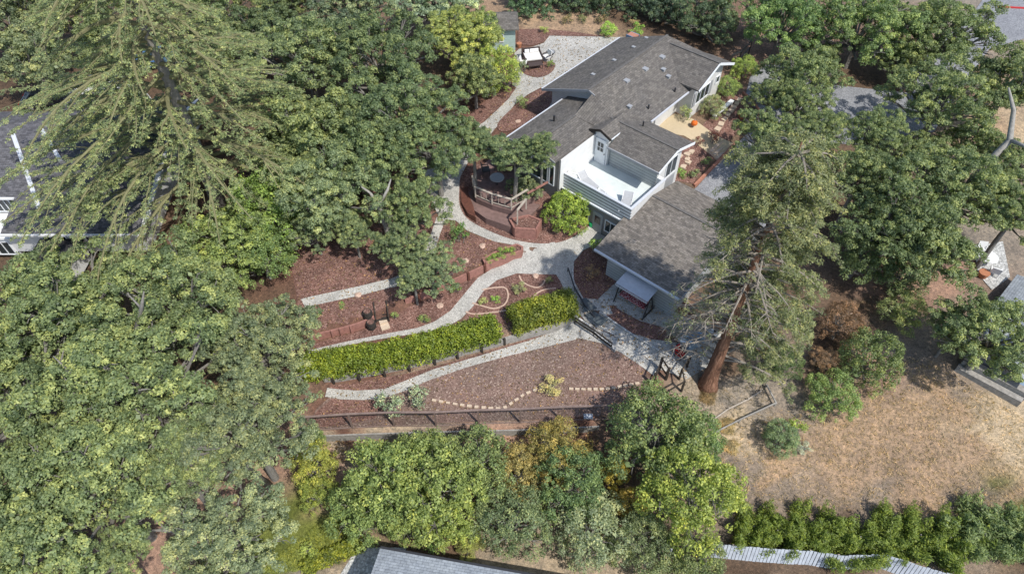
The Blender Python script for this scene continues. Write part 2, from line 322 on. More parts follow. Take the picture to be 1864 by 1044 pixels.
# ---------------------------------------------------------------- ground
def axis(lo, hi, flo, fhi, c, f):
    a = [-400, -150, -80] + list(np.arange(lo, flo, c)) + list(np.arange(flo, fhi, f)) + list(np.arange(fhi, hi, c)) + [120, 200, 500]
    return np.array(sorted(a))
xs = axis(-52, 60, -14, 18, 0.8, 0.2); ys = axis(-10, 90, 13, 48, 0.8, 0.2)
GX, GY = np.meshgrid(xs, ys); GZ = h(GX, GY)
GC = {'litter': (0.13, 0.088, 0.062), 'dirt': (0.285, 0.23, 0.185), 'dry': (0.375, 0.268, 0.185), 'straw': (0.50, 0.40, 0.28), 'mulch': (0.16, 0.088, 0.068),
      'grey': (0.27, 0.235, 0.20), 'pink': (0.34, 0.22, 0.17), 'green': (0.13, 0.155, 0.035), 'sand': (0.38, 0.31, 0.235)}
PTS = """100 500 litter;300 700 litter;200 900 litter;420 600 litter;390 900 pink;280 960 pink;480 700 litter;600 250 litter;500 100 litter;750 150 litter;550 430 mulch
650 450 mulch;750 480 mulch;620 560 mulch;700 620 mulch;850 250 mulch;900 180 mulch;950 70 mulch;960 45 dry;1000 30 dry;1080 40 dry;1150 30 litter;1300 60 litter;1400 90 pink
1560 160 litter;1700 150 litter;1450 330 litter;1600 420 litter;1810 230 dry;1830 240 straw;1640 530 pink;1570 560 litter;1760 430 grey;1250 450 litter;1150 620 mulch;1230 600 mulch
1330 640 litter;1340 700 grey;1400 660 grey;1290 720 sand;1340 780 straw;1420 760 grey;1450 740 dirt;1350 850 dirt;1330 810 dirt;1400 860 dry;1340 900 dirt;1500 780 dry;1600 760 dry;1680 800 dry;1550 850 dry
1700 900 dry;1800 840 dry;1640 880 dry;1450 930 dirt;1600 935 dirt;1760 940 dirt;1860 930 green;1780 760 straw;1840 800 straw;1850 770 straw;1720 720 dry;1660 640 dirt;1700 600 dirt;1640 660 dirt;1750 680 dirt;1600 650 pink
1500 1000 litter;1700 1000 dirt;1850 1000 litter;1350 1030 litter;560 830 pink;620 810 sand;640 850 pink;900 800 pink;950 780 pink;700 790 sand;700 900 litter;900 900 litter;1100 900 litter
900 1010 sand;1000 1010 sand;1100 1030 sand;780 995 litter;620 1010 sand;560 970 green;600 960 green;520 1010 green;480 1040 green;620 985 litter;540 1035 grey
650 720 mulch;620 740 mulch;640 770 mulch;900 765 dirt;1050 755 mulch;750 775 dirt;1180 720 dirt;1500 640 litter;1380 500 litter;1200 700 mulch;60 200 litter;250 200 litter;300 60 litter
1850 300 dirt;1700 480 pink;1840 40 grey;1320 740 grey""".replace('\n', ';').split(';')
PC = []
for s in PTS:
    a, b, c = s.split(); p = g(float(a), float(b), hbase); PC.append((p.x, p.y, *GC[c]))
PC = np.array(PC)
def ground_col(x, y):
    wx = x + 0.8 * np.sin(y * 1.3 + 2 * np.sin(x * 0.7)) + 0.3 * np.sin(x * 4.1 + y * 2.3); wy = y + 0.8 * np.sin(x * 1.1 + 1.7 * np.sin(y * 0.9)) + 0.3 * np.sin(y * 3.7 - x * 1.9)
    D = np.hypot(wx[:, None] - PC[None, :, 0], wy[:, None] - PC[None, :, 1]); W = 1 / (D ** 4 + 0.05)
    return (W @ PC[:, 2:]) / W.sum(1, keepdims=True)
nx, ny = len(xs), len(ys)
me = bpy.data.meshes.new('ground')
V = np.stack([GX.ravel(), GY.ravel(), GZ.ravel()], 1)
idx = np.arange(nx * ny).reshape(ny, nx)
F = np.stack([idx[:-1, :-1].ravel(), idx[:-1, 1:].ravel(), idx[1:, 1:].ravel(), idx[1:, :-1].ravel()], 1)
def quads_mesh(me, V, F):
    me.vertices.add(len(V)); me.vertices.foreach_set('co', V.astype(np.float32).ravel())
    me.loops.add(F.size); me.loops.foreach_set('vertex_index', F.astype(np.int32).ravel())
    me.polygons.add(len(F)); me.polygons.foreach_set('loop_start', np.arange(0, F.size, F.shape[1], dtype=np.int32))
    me.update(calc_edges=True)
quads_mesh(me, V, F)
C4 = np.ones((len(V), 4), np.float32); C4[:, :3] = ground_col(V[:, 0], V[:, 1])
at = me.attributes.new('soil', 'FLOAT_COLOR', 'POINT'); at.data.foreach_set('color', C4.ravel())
me.polygons.foreach_set('use_smooth', [True] * len(F))
def m_ground():
    m, n, b = mat('soil_and_litter', 0.95, 0.12); v = coords(n)
    a = n.nodes.new('ShaderNodeAttribute'); a.attribute_name = 'soil'
    f = noise(n, v, 5, 10, 0.78, 0.3); s = noise(n, v, 0.55, 6, 0.7); k = noise(n, v, 26, 3, 0.6)
    o = mixc(n, 1.0, a.outputs['Color'], ramp(n, f.outputs[0], [(0.34, (0.50, 0.52, 0.52)), (0.5, (0.95, 0.95, 0.95)), (0.66, (1.5, 1.42, 1.32))]), 'MULTIPLY')
    o = mixc(n, 1.0, o, ramp(n, s.outputs[0], [(0.34, (0.72, 0.74, 0.76)), (0.66, (1.22, 1.2, 1.15))]), 'MULTIPLY')
    o = mixc(n, 1.0, o, ramp(n, k.outputs[0], [(0.4, (0.72, 0.70, 0.68)), (0.6, (1.18, 1.18, 1.15))]), 'MULTIPLY')
    n.links.new(o, b.inputs['Base Color']); bump(n, b, f.outputs[0], 1.0, 0.08); return m
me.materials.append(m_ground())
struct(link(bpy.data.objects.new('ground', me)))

def sheet(name, px, m, lift=0.03, k=4, closed_smooth=True, res=0.45, pts=None):
    P = pts if pts else smooth([Vector((p.x, p.y, 0)) for p in gl(px)], k, True) if closed_smooth else [Vector((p.x, p.y, 0)) for p in gl(px)]
    P2 = [Vector((p.x, p.y)) for p in P]
    dense = []
    for a, b in zip(P2, P2[1:] + P2[:1]):
        n = max(1, int((b - a).length / 0.5))
        dense += [a.lerp(b, i / n) for i in range(n)]
    P2 = dense
    x0, x1 = min(p.x for p in P2), max(p.x for p in P2); y0, y1 = min(p.y for p in P2), max(p.y for p in P2)
    inner = []
    def inside(x, y):
        c = False
        for a, b in zip(P2, P2[1:] + P2[:1]):
            if (a.y > y) != (b.y > y) and x < (b.x - a.x) * (y - a.y) / (b.y - a.y) + a.x: c = not c
        return c
    for x in np.arange(x0, x1, res):
        for y in np.arange(y0, y1, res):
            if inside(x, y): inner.append(Vector((x, y)))
    r = delaunay_2d_cdt(P2 + inner, [(i, (i + 1) % len(P2)) for i in range(len(P2))], [list(range(len(P2)))], 1, 1e-4)
    vs = r[0]; X = np.array([v.x for v in vs]); Y = np.array([v.y for v in vs]); Z = h(X, Y) + lift
    me = bpy.data.meshes.new(name); me.from_pydata(list(zip(X, Y, Z)), [], [tuple(f) for f in r[2]]); me.update()
    for p in me.polygons:
        if p.normal.z < 0: p.flip()
    me.materials.append(m); me.polygons.foreach_set('use_smooth', [True] * len(me.polygons))
    return struct(link(bpy.data.objects.new(name, me)))
#@@SETTING

# ---------------------------------------------------------------- paths, beds and roads
sheet('mulch_bed', [(525, 455), (565, 395), (640, 380), (700, 320), (770, 330), (790, 395), (850, 425), (950, 450), (945, 458), (900, 475), (860, 493), (800, 520), (738, 545), (700, 563), (680, 575), (650, 589), (600, 602), (548, 615), (540, 540)], M['mulch'], 0.03, closed_smooth=False)
sheet('mulch_bed', [(692, 590), (745, 558), (800, 534), (860, 507), (905, 488), (870, 510), (845, 540), (820, 570), (790, 590), (700, 612), (640, 624), (562, 642), (552, 632), (600, 617), (650, 604)], M['mulch'], 0.03, closed_smooth=False)
sheet('mulch_bed', [(905, 508), (940, 498), (1012, 500), (1024, 520), (1030, 560), (930, 590), (845, 590), (862, 555), (880, 528)], M['mulch'], 0.03)
sheet('mulch_bed', [(842, 315), (836, 350), (838, 378), (855, 402), (900, 425), (940, 438), (985, 444), (1030, 438), (1062, 420), (1082, 400), (1080, 380), (1000, 330), (880, 300)], M['mulch'], 0.06)
sheet('mulch_bed', [(943, 55), (985, 53), (1050, 60), (1105, 68), (1000, 66), (990, 77), (970, 84), (943, 82)], M['mulch'], 0.06, closed_smooth=False)
sheet('mulch_bed', [(945, 122), (965, 116), (1006, 114), (1009, 126), (998, 137), (978, 142), (955, 136)], M['mulch'], 0.075)
sheet('mulch_bed', [(962, 176), (985, 163), (1010, 170), (990, 205), (925, 240), (905, 228), (935, 196)], M['mulch'], 0.07)
sheet('mulch_bed', [(940, 160), (925, 182), (905, 200), (885, 216), (862, 240), (850, 215), (890, 180), (920, 150)], M['mulch'], 0.06, closed_smooth=False)
sheet('mulch_bed', [(1045, 478), (1062, 458), (1092, 448), (1115, 490), (1128, 508), (1088, 545), (1062, 543), (1043, 508)], M['mulch'], 0.06, closed_smooth=False)
sheet('mulch_bed', [(1102, 568), (1120, 561), (1165, 585), (1215, 600), (1240, 625), (1185, 618), (1150, 607), (1105, 580)], M['mulch'], 0.07, closed_smooth=False)
sheet('mulch_bed', [(600, 701), (654, 695), (745, 679), (832, 656), (917, 631), (1002, 604), (1036, 592), (1030, 602), (961, 622), (876, 648), (832, 662), (741, 694), (700, 709), (650, 711), (600, 710)], M['mulch'], 0.03, closed_smooth=False)
sheet('faded_mulch_slope', [(600, 722), (661, 724), (701, 720), (741, 707), (784, 688), (849, 667), (929, 645), (1000, 628), (1060, 614), (1100, 622), (1135, 642), (1168, 668), (1195, 705), (1190, 730), (1130, 755), (950, 764), (800, 770), (560, 780), (575, 745)], M['mulch_old'], 0.03, closed_smooth=False)
sheet('mulch_bed', [(605, 726), (690, 730), (700, 745), (680, 762), (620, 774), (558, 779), (576, 750)], M['mulch'], 0.05, closed_smooth=False)
sheet('mulch_bed', [(1300, 175), (1345, 165), (1362, 195), (1350, 235), (1320, 262), (1262, 335), (1215, 328), (1225, 285), (1262, 250), (1290, 215)], M['mulch'], 0.03, closed_smooth=False)
sheet('upper_patio', [(1000, 66), (1140, 68), (1180, 110), (1080, 190), (1000, 200), (985, 160), (962, 172), (938, 190), (912, 222), (880, 262), (852, 296), (842, 315), (836, 350), (838, 378), (855, 402), (900, 425), (940, 438), (985, 444), (1030, 438), (1062, 420), (1082, 400), (1118, 412),
       (1112, 432), (1090, 442), (1062, 456), (1045, 476), (1043, 508), (1062, 543), (1085, 560), (1070, 590), (1045, 565), (1032, 540), (1020, 512), (1012, 500), (940, 498), (905, 510), (880, 530), (862, 557), (840, 580), (820, 592), (780, 604), (700, 616), (640, 627), (562, 645),
       (562, 638), (640, 620), (700, 608), (760, 597), (790, 586), (820, 566), (845, 536), (870, 506), (900, 487), (947, 467), (951, 450), (900, 440), (850, 420), (830, 402), (800, 398), (775, 340), (770, 320), (800, 280), (840, 250), (882, 222), (906, 200), (928, 178), (934, 150), (938, 125), (936, 98), (945, 90), (970, 86), (990, 79)],
      M['paving'], 0.045, closed_smooth=False)
sheet('garden_path', [(548, 545), (600, 533), (660, 520), (712, 508), (750, 490), (770, 462), (785, 425), (795, 396), (812, 398), (800, 430), (788, 470), (765, 500), (722, 522), (665, 536), (605, 549), (556, 560)], M['paving'], 0.055, closed_smooth=False)
sheet('garden_path', [(596, 706), (650, 711), (700, 708), (741, 692), (790, 672), (832, 660), (876, 647), (920, 633), (961, 621), (1002, 606), (1045, 586), (1070, 592), (1105, 606), (1140, 625), (1178, 654), (1200, 668), (1190, 684), (1160, 662), (1130, 642), (1095, 625), (1055, 616), (1000, 630),
       (929, 647), (849, 669), (784, 691), (741, 710), (701, 724), (661, 728), (620, 727), (592, 722)], M['paving'], 0.05, closed_smooth=False)
sheet('concrete_path', [(1058, 545), (1085, 538), (1105, 508), (1128, 508), (1240, 575), (1330, 610), (1310, 655), (1250, 690), (1200, 672), (1178, 652), (1110, 606), (1068, 590)], M['paving'], 0.03, closed_smooth=False)
sheet('driveway', [(1262, 346), (1335, 268), (1370, 235), (1378, 200), (1355, 182), (1365, 140), (1395, 118), (1430, 120), (1480, 150), (1560, 160), (1660, 170), (1690, 90), (1760, 40), (1810, -30), (1920, -30), (1920, 55), (1800, 90), (1700, 240), (1600, 265), (1480, 260), (1440, 340), (1380, 440), (1290, 440), (1215, 370)], M['asphalt'], 0.04, closed_smooth=False)
sheet('front_porch', [(1190, 232), (1228, 208), (1262, 218), (1300, 246), (1335, 262), (1318, 278), (1290, 280), (1262, 258), (1245, 248), (1215, 245)], M['porch'], 0.06, closed_smooth=False)
sheet('neighbour_patio', [(1772, 448), (1825, 440), (1838, 505), (1805, 528), (1780, 500)], M['gravel'], 0.05, closed_smooth=False)
sheet('gravel_strip', [(600, 1075), (640, 1013), (668, 996), (740, 996), (720, 1080)], M['gravel'], 0.04, closed_smooth=False)

# ---------------------------------------------------------------- walls, edgings and fences
def wall_strip(name, line, top, th, m, parent, below=0.25, off=0.0):
    mb = MB(); n = len(line); P = [Vector((p.x, p.y)) for p in line]
    L = []; Rr = []
    for i, p in enumerate(P):
        d = (P[min(i + 1, n - 1)] - P[max(i - 1, 0)]).normalized(); nn = Vector((-d.y, d.x))
        L.append(p + nn * (off + th / 2)); Rr.append(p + nn * (off - th / 2))
    vs = []
    for i in range(n):
        zu = top(i) if callable(top) else line[i].z + top
        for q in (L[i], Rr[i]): vs += [(q.x, q.y, line[i].z - below - 0.4), (q.x, q.y, zu)]
    fs = []
    for i in range(n - 1):
        a = 4 * i; b = a + 4
        fs += [(a + 1, a + 3, b + 3, b + 1), (a + 3, a + 2, b + 2, b + 3), (a, a + 1, b + 1, b), (a + 2, a, b, b + 2)]
    fs += [(0, 2, 3, 1), (4 * n - 4, 4 * n - 3, 4 * n - 1, 4 * n - 2)]
    mb.add(vs, fs); return mb.build(name, m, parent)
def ground_line(line): return [Vector((p.x, p.y, hh(p.x, p.y))) for p in line]
def stake_posts(root, pts, hgt, s, m, off=-0.1):
    for i, (p, d) in enumerate(pts):
        nn = Vector((-d.y, d.x, 0)).normalized(); q = p + nn * off
        MB().box(q.x, q.y, q.z - 0.5, s, s, hgt + 0.5, math.atan2(d.y, d.x)).build('post', m, root)
def at_px(pxs, fn=hbase):
    P = gl(pxs, fn); return [(P[i], (P[min(i + 1, len(P) - 1)] - P[max(i - 1, 0)]).normalized()) for i in range(len(P))]
t = thing('retaining_wall', 'grey weathered timber retaining wall with dark posts running below the clipped hedge', 'retaining wall', (0, 0, 0))
wall_strip('board', W_HEDGE, 0.26, 0.09, M['grey_wood'], t)
wall_strip('cap', [p + Vector((0, 0, 0.26)) for p in W_HEDGE], 0.06, 0.22, M['grey_wood'], t, below=-0.42, off=0.08)
stake_posts(t, at_px([(607, 691), (654, 685), (700, 678), (745, 668), (791, 656), (832, 645), (876, 633), (917, 620), (961, 606), (1002, 593)]), 0.42, 0.14, M['dark_wood'], -0.13)
t = thing('retaining_wall', 'low red timber retaining wall with stub posts at the left end of the mulch garden', 'retaining wall', (0, 0, 0))
wall_strip('board', W_RED_A, 0.42, 0.12, M['redwood_wall'], t)
stake_posts(t, at_px([(573, 616), (606, 607), (621, 603), (640, 598)]), 0.5, 0.15, M['redwood_wall'], -0.13)
t = thing('retaining_wall', 'long red timber retaining wall with dark posts between oak shade and the curved path', 'retaining wall', (0, 0, 0))
wall_strip('board', W_RED_B, 0.42, 0.12, M['redwood_wall'], t)
stake_posts(t, at_px([(762, 542), (793, 529), (822, 516), (851, 503), (881, 489)]), 0.5, 0.16, M['redwood_dark'], -0.13)
t = thing('retaining_wall', 'pale board wall holding the bank just below the brown wire fence', 'retaining wall', (0, 0, 0))
wall_strip('board', W_FENCE, 0.32, 0.09, M['grey_wood'], t)
# red planter box at the path junction
def box_planter(label, px, hgt, m, topm, z=None):
    P = gl(px); z0 = min(p.z for p in P) - 0.3; z1 = max(p.z for p in P) + hgt; c = sum(P, Vector()) / len(P)
    t = thing('raised_planter', label, 'planter', (c.x, c.y, c.z)); mb = MB()
    for a, b in zip(P, P[1:] + P[:1]):
        a = a - c; b = b - c; mb.bar((a.x, a.y, (z0 + z1) / 2 - c.z), (b.x, b.y, (z0 + z1) / 2 - c.z), 0.14, z1 - z0)
    mb.build('planter_side', m, t)
    MB().prism([((p - c).x * 0.97, (p - c).y * 0.97) for p in P], z0 - c.z, z1 - c.z - 0.12).build('soil', topm, t)
    return c, z1
box_planter('wedge-shaped red timber planter holding low green plants at the path fork', [(880, 476), (905, 462), (940, 450), (951, 456), (949, 468), (884, 492)], 0.3, M['redwood_wall'], M['mulch'])
box_planter('square red timber planter at the corner below the garden deck', [(937, 432), (928, 414), (962, 405), (984, 416), (975, 436)], 0.75, M['redwood_wall'], M['mulch'])
# brown rail fence
FP = gl([(572, 786), (643, 781), (719, 778), (795, 778), (872, 774), (947, 772), (1022, 768), (1093, 766)], hbase)
t = thing('rail_fence', 'long brown post-and-rail wire fence across the foot of the mulch slope', 'fence', (0, 0, 0))
for p in FP: MB().box(p.x, p.y, p.z - 0.3, 0.1, 0.1, 2.1).build('post', M['rail_brown'], t)
ext = [FP[0] + (FP[0] - FP[1]) * 0.55] + FP + [FP[-1] + (FP[-1] - FP[-2]) * 0.7]
mb = MB()
for a, b in zip(ext[:-1], ext[1:]): mb.bar(a + Vector((0, 0, 1.82)), b + Vector((0, 0, 1.82)), 0.12, 0.07)
mb.build('top_rail', M['rail_brown'], t)
mb = MB()
for a, b in zip(ext[:-1], ext[1:]): mb.bar(a + Vector((0, 0, 0.2)), b + Vector((0, 0, 0.2)), 0.05, 0.13)
mb.build('bottom_rail', M['rail_brown'], t)
mb = MB()
for a, b in zip(ext[:-1], ext[1:]):
    for k in range(8): mb.bar(a + Vector((0, 0, 0.4 + k * 0.17)), b + Vector((0, 0, 0.4 + k * 0.17)), 0.007, 0.007)
    for k in range(12): q = a.lerp(b, k / 12); mb.bar(q + Vector((0, 0, 0.25)), q + Vector((0, 0, 1.78)), 0.006, 0.006)
mb.build('wire_mesh', M['metal_dark'], t)
def post_fence(name, label, px, hgt, m, s=0.1, rails=(1.0,), cat='fence', wire=False, fn=h):
    P = gl(px, fn); t = thing(name, label, cat, tuple(P[0])); o = P[0]
    for p in P: MB().box(p.x - o.x, p.y - o.y, p.z - o.z - 0.3, s, s, hgt + 0.3).build('post', m, t)
    for r in rails:
        mb = MB()
        for a, b in zip(P[:-1], P[1:]): mb.bar(a - o + Vector((0, 0, hgt * r)), b - o + Vector((0, 0, hgt * r)), 0.08, 0.08)
        mb.build('rail', m, t)
    if wire:
        mb = MB()
        for a, b in zip(P[:-1], P[1:]):
            for k in range(1, 7): mb.bar(a - o + Vector((0, 0, hgt * k / 7)), b - o + Vector((0, 0, hgt * k / 7)), 0.008, 0.008)
        mb.build('wire_mesh', M['metal_dark'], t)
    return t
post_fence('wire_fence', 'grey wire fence panel leaning by the mulch under the left oaks', [(508, 452), (530, 425), (556, 398)], 1.5, M['grey_wood'], 0.07, (1.0, 0.1), wire=True)
post_fence('paddock_fence', 'low weathered rail fence enclosing dry ground right of the redwood', [(1286, 798), (1345, 768), (1410, 738), (1393, 705)], 0.35, M['grey_wood'], 0.1, (0.95,))
post_fence('paddock_fence', 'inner broken line of pale edging rail with thin stakes below the redwood', [(1290, 770), (1325, 745), (1360, 728), (1385, 712)], 0.3, M['pale_wood'], 0.05, (0.2,))
post_fence('garden_gate', 'dark timber gate posts and brace standing below the redwood trunk', [(1188, 700), (1200, 672), (1212, 690)], 1.3, M['dark_wood'], 0.14, (0.9, 0.35), 'gate')
post_fence('rail_fence', 'short leaning dark fence run beside the green shrub under the redwood', [(1212, 728), (1240, 712), (1236, 690), (1250, 668)], 1.2, M['dark_wood'], 0.11, (0.95,))
post_fence('hand_rail', 'thin dark handrail curving beside the path past the garage bed', [(1033, 495), (1045, 530), (1062, 560), (1082, 585)], 0.45, M['metal_dark'], 0.04, (1.0,), 'handrail')
post_fence('hand_rail', 'long dark handrail along the lower edge of the concrete ramp', [(1046, 590), (1080, 612), (1112, 636)], 0.7, M['dark_wood'], 0.05, (1.0, 0.5), 'handrail')
post_fence('boundary_fence', 'black metal fence at the far right corner of the house by the driveway', [(1325, 128), (1342, 122), (1362, 100)], 1.5, M['metal_dark'], 0.08, (1.0, 0.5, 0.1), wire=True)
# ramp side walls and the mat
t = thing('ramp_wall', 'pale low concrete kerb wall edging the ramp beside the clipped hedge', 'kerb wall', (0, 0, 0))
wall_strip('kerb', gl([(1045, 578), (1075, 600), (1120, 640)]), 0.3, 0.18, M['gravel'], t)
t = thing('ramp_wall', 'curved pale kerb wall edging the mulch bed at the garage corner', 'kerb wall', (0, 0, 0))
wall_strip('kerb', smooth(gl([(1042, 490), (1045, 520), (1062, 548), (1095, 572), (1150, 610), (1200, 640)])), 0.16, 0.12, M['gravel'], t)
P = gl([(1064, 575), (1080, 566), (1106, 588), (1092, 602)]); c = sum(P, Vector()) / 4
z = max(p.z for p in P) + 0.06 - c.z
tag(MB().prism([((p - c).x, (p - c).y) for p in P], z, z + 0.03).build('rubber_mat', M['mat'], None, c), 'dark grey rectangular rubber mat on the concrete ramp', 'mat')
P = gl([(1058, 548), (1066, 545), (1086, 566), (1064, 574)]); c = sum(P, Vector()) / 4
tag(MB().prism([((p - c).x, (p - c).y) for p in P], z + 0.02, z + 0.05).build('ramp_plate', M['mat'], None, c), 'dark slate coloured ramp plate beside the right end of the hedge', 'ramp plate')
# stones
def stones(name, label, px, n, m, sx, sy, group, gap=None, cat='stone', fn=h, th=0.06):
    L = smooth(gl(px, fn), 8); d = [0]
    for a, b in zip(L, L[1:]): d.append(d[-1] + (b - a).length)
    base = None; rr = random.Random(len(px) * 7 + n)
    for i in range(n):
        s = d[-1] * (i + 0.5) / n; k = max(j for j in range(len(d)) if d[j] <= s); k = min(k, len(L) - 2)
        p = L[k].lerp(L[k + 1], (s - d[k]) / max(1e-6, d[k + 1] - d[k])); a = L[k + 1] - L[k]
        if base is None: base = o = MB().box(0, 0, 0, sx, sy, th + 0.12).build(name, m, None, bevel=0.015)
        else: o = base.copy(); link(o)
        o.location = (p.x, p.y, hh(p.x, p.y) - 0.06); o.rotation_euler = (0, 0, math.atan2(a.y, a.x) + rr.uniform(-0.15, 0.15)); s_ = rr.uniform(0.85, 1.15); o.scale = (s_, rr.uniform(0.85, 1.15), 1)
        tag(o, label, cat, group)
stones('edging_paver', 'small pale paver in the dashed left row below the faded mulch', [(784, 728), (830, 736), (878, 742), (915, 743), (935, 731), (955, 718), (978, 709), (992, 706)], 17, M['flag'], 0.28, 0.17, 'pavers edging the left of the slope')
stones('edging_paver', 'small pale paver in the dashed row right of the yellow grass tuft', [(1034, 708), (1070, 709), (1105, 708), (1135, 703), (1165, 697)], 12, M['flag'], 0.28, 0.17, 'pavers edging the right of the slope')
stones('stepping_stone', 'square pale stepping stone in the mulch walk right of the house', [(1303, 240), (1318, 218), (1332, 200), (1348, 180)], 8, M['flag'], 0.5, 0.4, 'stepping stones beside the house')
stones('stepping_stone', 'irregular pink stepping stone in the dark bed below the porch', [(1232, 290), (1245, 278), (1255, 290), (1243, 305), (1262, 270)], 6, M['flag'], 0.45, 0.4, 'stones in the entry bed')
stones('stepping_stone', 'pale paver leading down from the small garden steps', [(695, 578), (703, 600)], 2, M['flag'], 0.5, 0.55, 'pavers below the garden steps')
for i, (lab, px) in enumerate((('loop of pinkish edging bricks round the left flowers of the island bed', [(878, 528), (900, 524), (920, 525), (925, 540), (918, 555), (900, 562), (880, 558), (860, 552)]),
     ('sagging curve of pinkish edging bricks at the top of the island bed', [(945, 502), (950, 512), (962, 520), (978, 524), (988, 518), (992, 510)]),
     ('arc of pinkish edging bricks sweeping up to the hedge corner', [(968, 548), (975, 536), (990, 528), (1012, 525)]),
     ('low pinkish edging line along the foot of the island bed', [(848, 568), (862, 572), (890, 570), (925, 565)]))):
    t = thing('brick_edging', lab, 'edging', (0, 0, 0)); wall_strip('edging', ground_line(smooth(gl(px), 5)), 0.07, 0.1, M['stone'], t, below=0.1)
t = thing('brick_edging', 'dark red brick kerb between the entry bed and the driveway', 'edging', (0, 0, 0)); wall_strip('edging', gl([(1263, 340), (1290, 313), (1315, 288), (1335, 266)]), 0.25, 0.18, M['brick'], t)
t = thing('brick_edging', 'red brick kerb curving beside the oak at the top of the driveway', 'edging', (0, 0, 0)); wall_strip('edging', smooth(gl([(1352, 170), (1372, 190), (1380, 205), (1376, 225), (1350, 228)])), 0.2, 0.18, M['brick'], t)
t = thing('stone_bench', 'long low pale bench beside the stepping stones', 'bench', tuple(g(1315, 203)), R(48.5)); MB().box(0, 0, 0.3, 3.0, 0.35, 0.1).build('seat', M['trim'], t); [MB().box(x, 0, 0, 0.2, 0.3, 0.297).build('leg', M['trim_grey'], t) for x in (-1.3, 0, 1.3)]
t = thing('road_kerb', 'bright red painted kerb on the road at the top right corner', 'kerb', (0, 0, 0)); wall_strip('kerb', gl([(1815, 14), (1840, 15), (1900, 18)]), 0.12, 0.25, M['red'], t)

# ---------------------------------------------------------------- main house; local x runs down the right of the picture, local y away
HO = (8.0476, 33.668, 0.0); HR = R(48.5 - 90)
H0 = thing('hillside_house', 'grey shingled pale-sided house with roof terrace and attached garage at the top of the garden', 'house', HO, HR)
uvx = lambda c: (c.y, c.x); uvy = lambda c: (c.x, c.y)
sh = M['shingle']; sg = M['shingle_garage']
pm = lambda x, y: 4.4 - 0.404 * abs(x + 9.05)
pl_ = lambda x, y: 3.4 - 0.295 * abs(x + 8.65)
pb = lambda x, y: 3.3 - 0.30 * abs(y - 6.35)
pc = lambda x, y: 4.2 - 0.445 * abs(y - 16.85)
pg = lambda x, y: 0.85 - (0.2 * (3.7 - y) if y < 3.7 else 0.24 * (y - 3.7))
# main block
roof('roof', [(-13.5, 6.75), (-13.5, 17.4), (-9.05, 17.4), (-9.05, 6.75)], pm, 0.14, sh, H0, uvx)
roof('roof', [(-9.05, 6.75), (-9.05, 17.4), (-4.6, 19.9), (-4.6, 6.75)], pm, 0.14, sh, H0, uvx)
roof('roof', [(-8.65, 16.85), (-3.75, 16.85), (-3.75, 14.15), (-5.65, 14.15)], pc, 0.14, sh, H0, uvy)
roof('roof', [(-8.65, 16.85), (-5.65, 19.6), (-3.75, 19.6), (-3.75, 16.85)], pc, 0.14, sh, H0, uvy)
roof('roof', [(-11.35, 0.0), (-11.35, 7.4), (-8.65, 7.4), (-8.65, 0.0)], pl_, 0.13, sh, H0, uvx)
roof('roof', [(-8.65, 0.0), (-8.65, 7.4), (-6.73, 7.0), (-6.73, 0.0)], pl_, 0.13, sh, H0, uvx)
roof('roof', [(-5.12, 4.1), (-5.12, 5.4), (-8.3, 5.4), (-8.3, 6.35), (-0.75, 6.35), (-0.75, 4.1)], pb, 0.13, sh, H0, uvy)
roof('roof', [(-8.3, 6.35), (-5.5, 8.7), (-0.75, 8.7), (-0.75, 6.35)], pb, 0.13, sh, H0, uvy)
ga = roof('garage_roof', [(-1.2, -2.25), (5.6, -2.25), (5.6, 3.7), (-0.69, 3.7), (-0.69, 1.0), (-1.2, 1.0)], pg, 0.14, sg, H0, uvy)
roof('garage_roof', [(-0.69, 3.7), (5.6, 3.7), (5.6, 7.2), (-0.69, 7.2)], pg, 0.14, sg, H0, uvy)
# ridge caps
mb = MB()
for a, b in (((-9.05, 6.7, 4.42), (-9.05, 17.45, 4.42)), ((-8.3, 16.85, 4.22), (-3.7, 16.85, 4.22)), ((-8.65, -0.05, 3.42), (-8.65, 6.7, 3.42)), ((-6.6, 6.35, 3.32), (-0.7, 6.35, 3.32)), ((-0.65, 3.7, 0.87), (5.62, 3.7, 0.87))): MB().bar(a, b, 0.2, 0.035).build('ridge_cap', M['ridge'], H0)
mb = MB(); mb.add([(-8.7, 6.78, 4.24), (-5.2, 6.78, 2.86), (-6.4, 5.3, 2.80), (-8.66, 4.6, 3.42), (-8.7, 6.78, 2.0), (-5.2, 6.78, 2.0)], [(0, 3, 2, 1), (0, 4, 3), (1, 2, 5), (0, 1, 5, 4), (4, 5, 2, 3)]); mb.uv = uvx; mb.build('valley_roof', sh, H0)
ws = M['white_siding']
def wallprism(poly, z0, pf, m=ws, name='wall', drop=0.16):
    return MB().prism(poly, z0, (lambda x, y: pf(x, y) - drop) if callable(pf) else pf).build(name, m, H0)
wallprism([(-12.9, 7.3), (-9.05, 7.3), (-9.05, 16.9), (-12.9, 16.9)], -1.5, pm)
wallprism([(-9.05, 7.3), (-5.6, 7.3), (-5.6, 16.9), (-9.05, 16.9)], -1.5, pm)
wallprism([(-5.6, 14.7), (-4.35, 14.7), (-4.35, 16.85), (-5.6, 16.85)], -1.5, pc)
wallprism([(-5.6, 16.85), (-4.35, 16.85), (-4.35, 19.1), (-5.6, 19.1)], -1.5, pc)
wallprism([(-10.8, 0.55), (-8.65, 0.55), (-8.65, 7.3), (-10.8, 7.3)], -3, pl_, M['grey_siding'])
wallprism([(-8.65, 0.55), (-6.75, 0.55), (-6.75, 7.0), (-8.65, 7.0)], -3, pl_, M['grey_siding'])
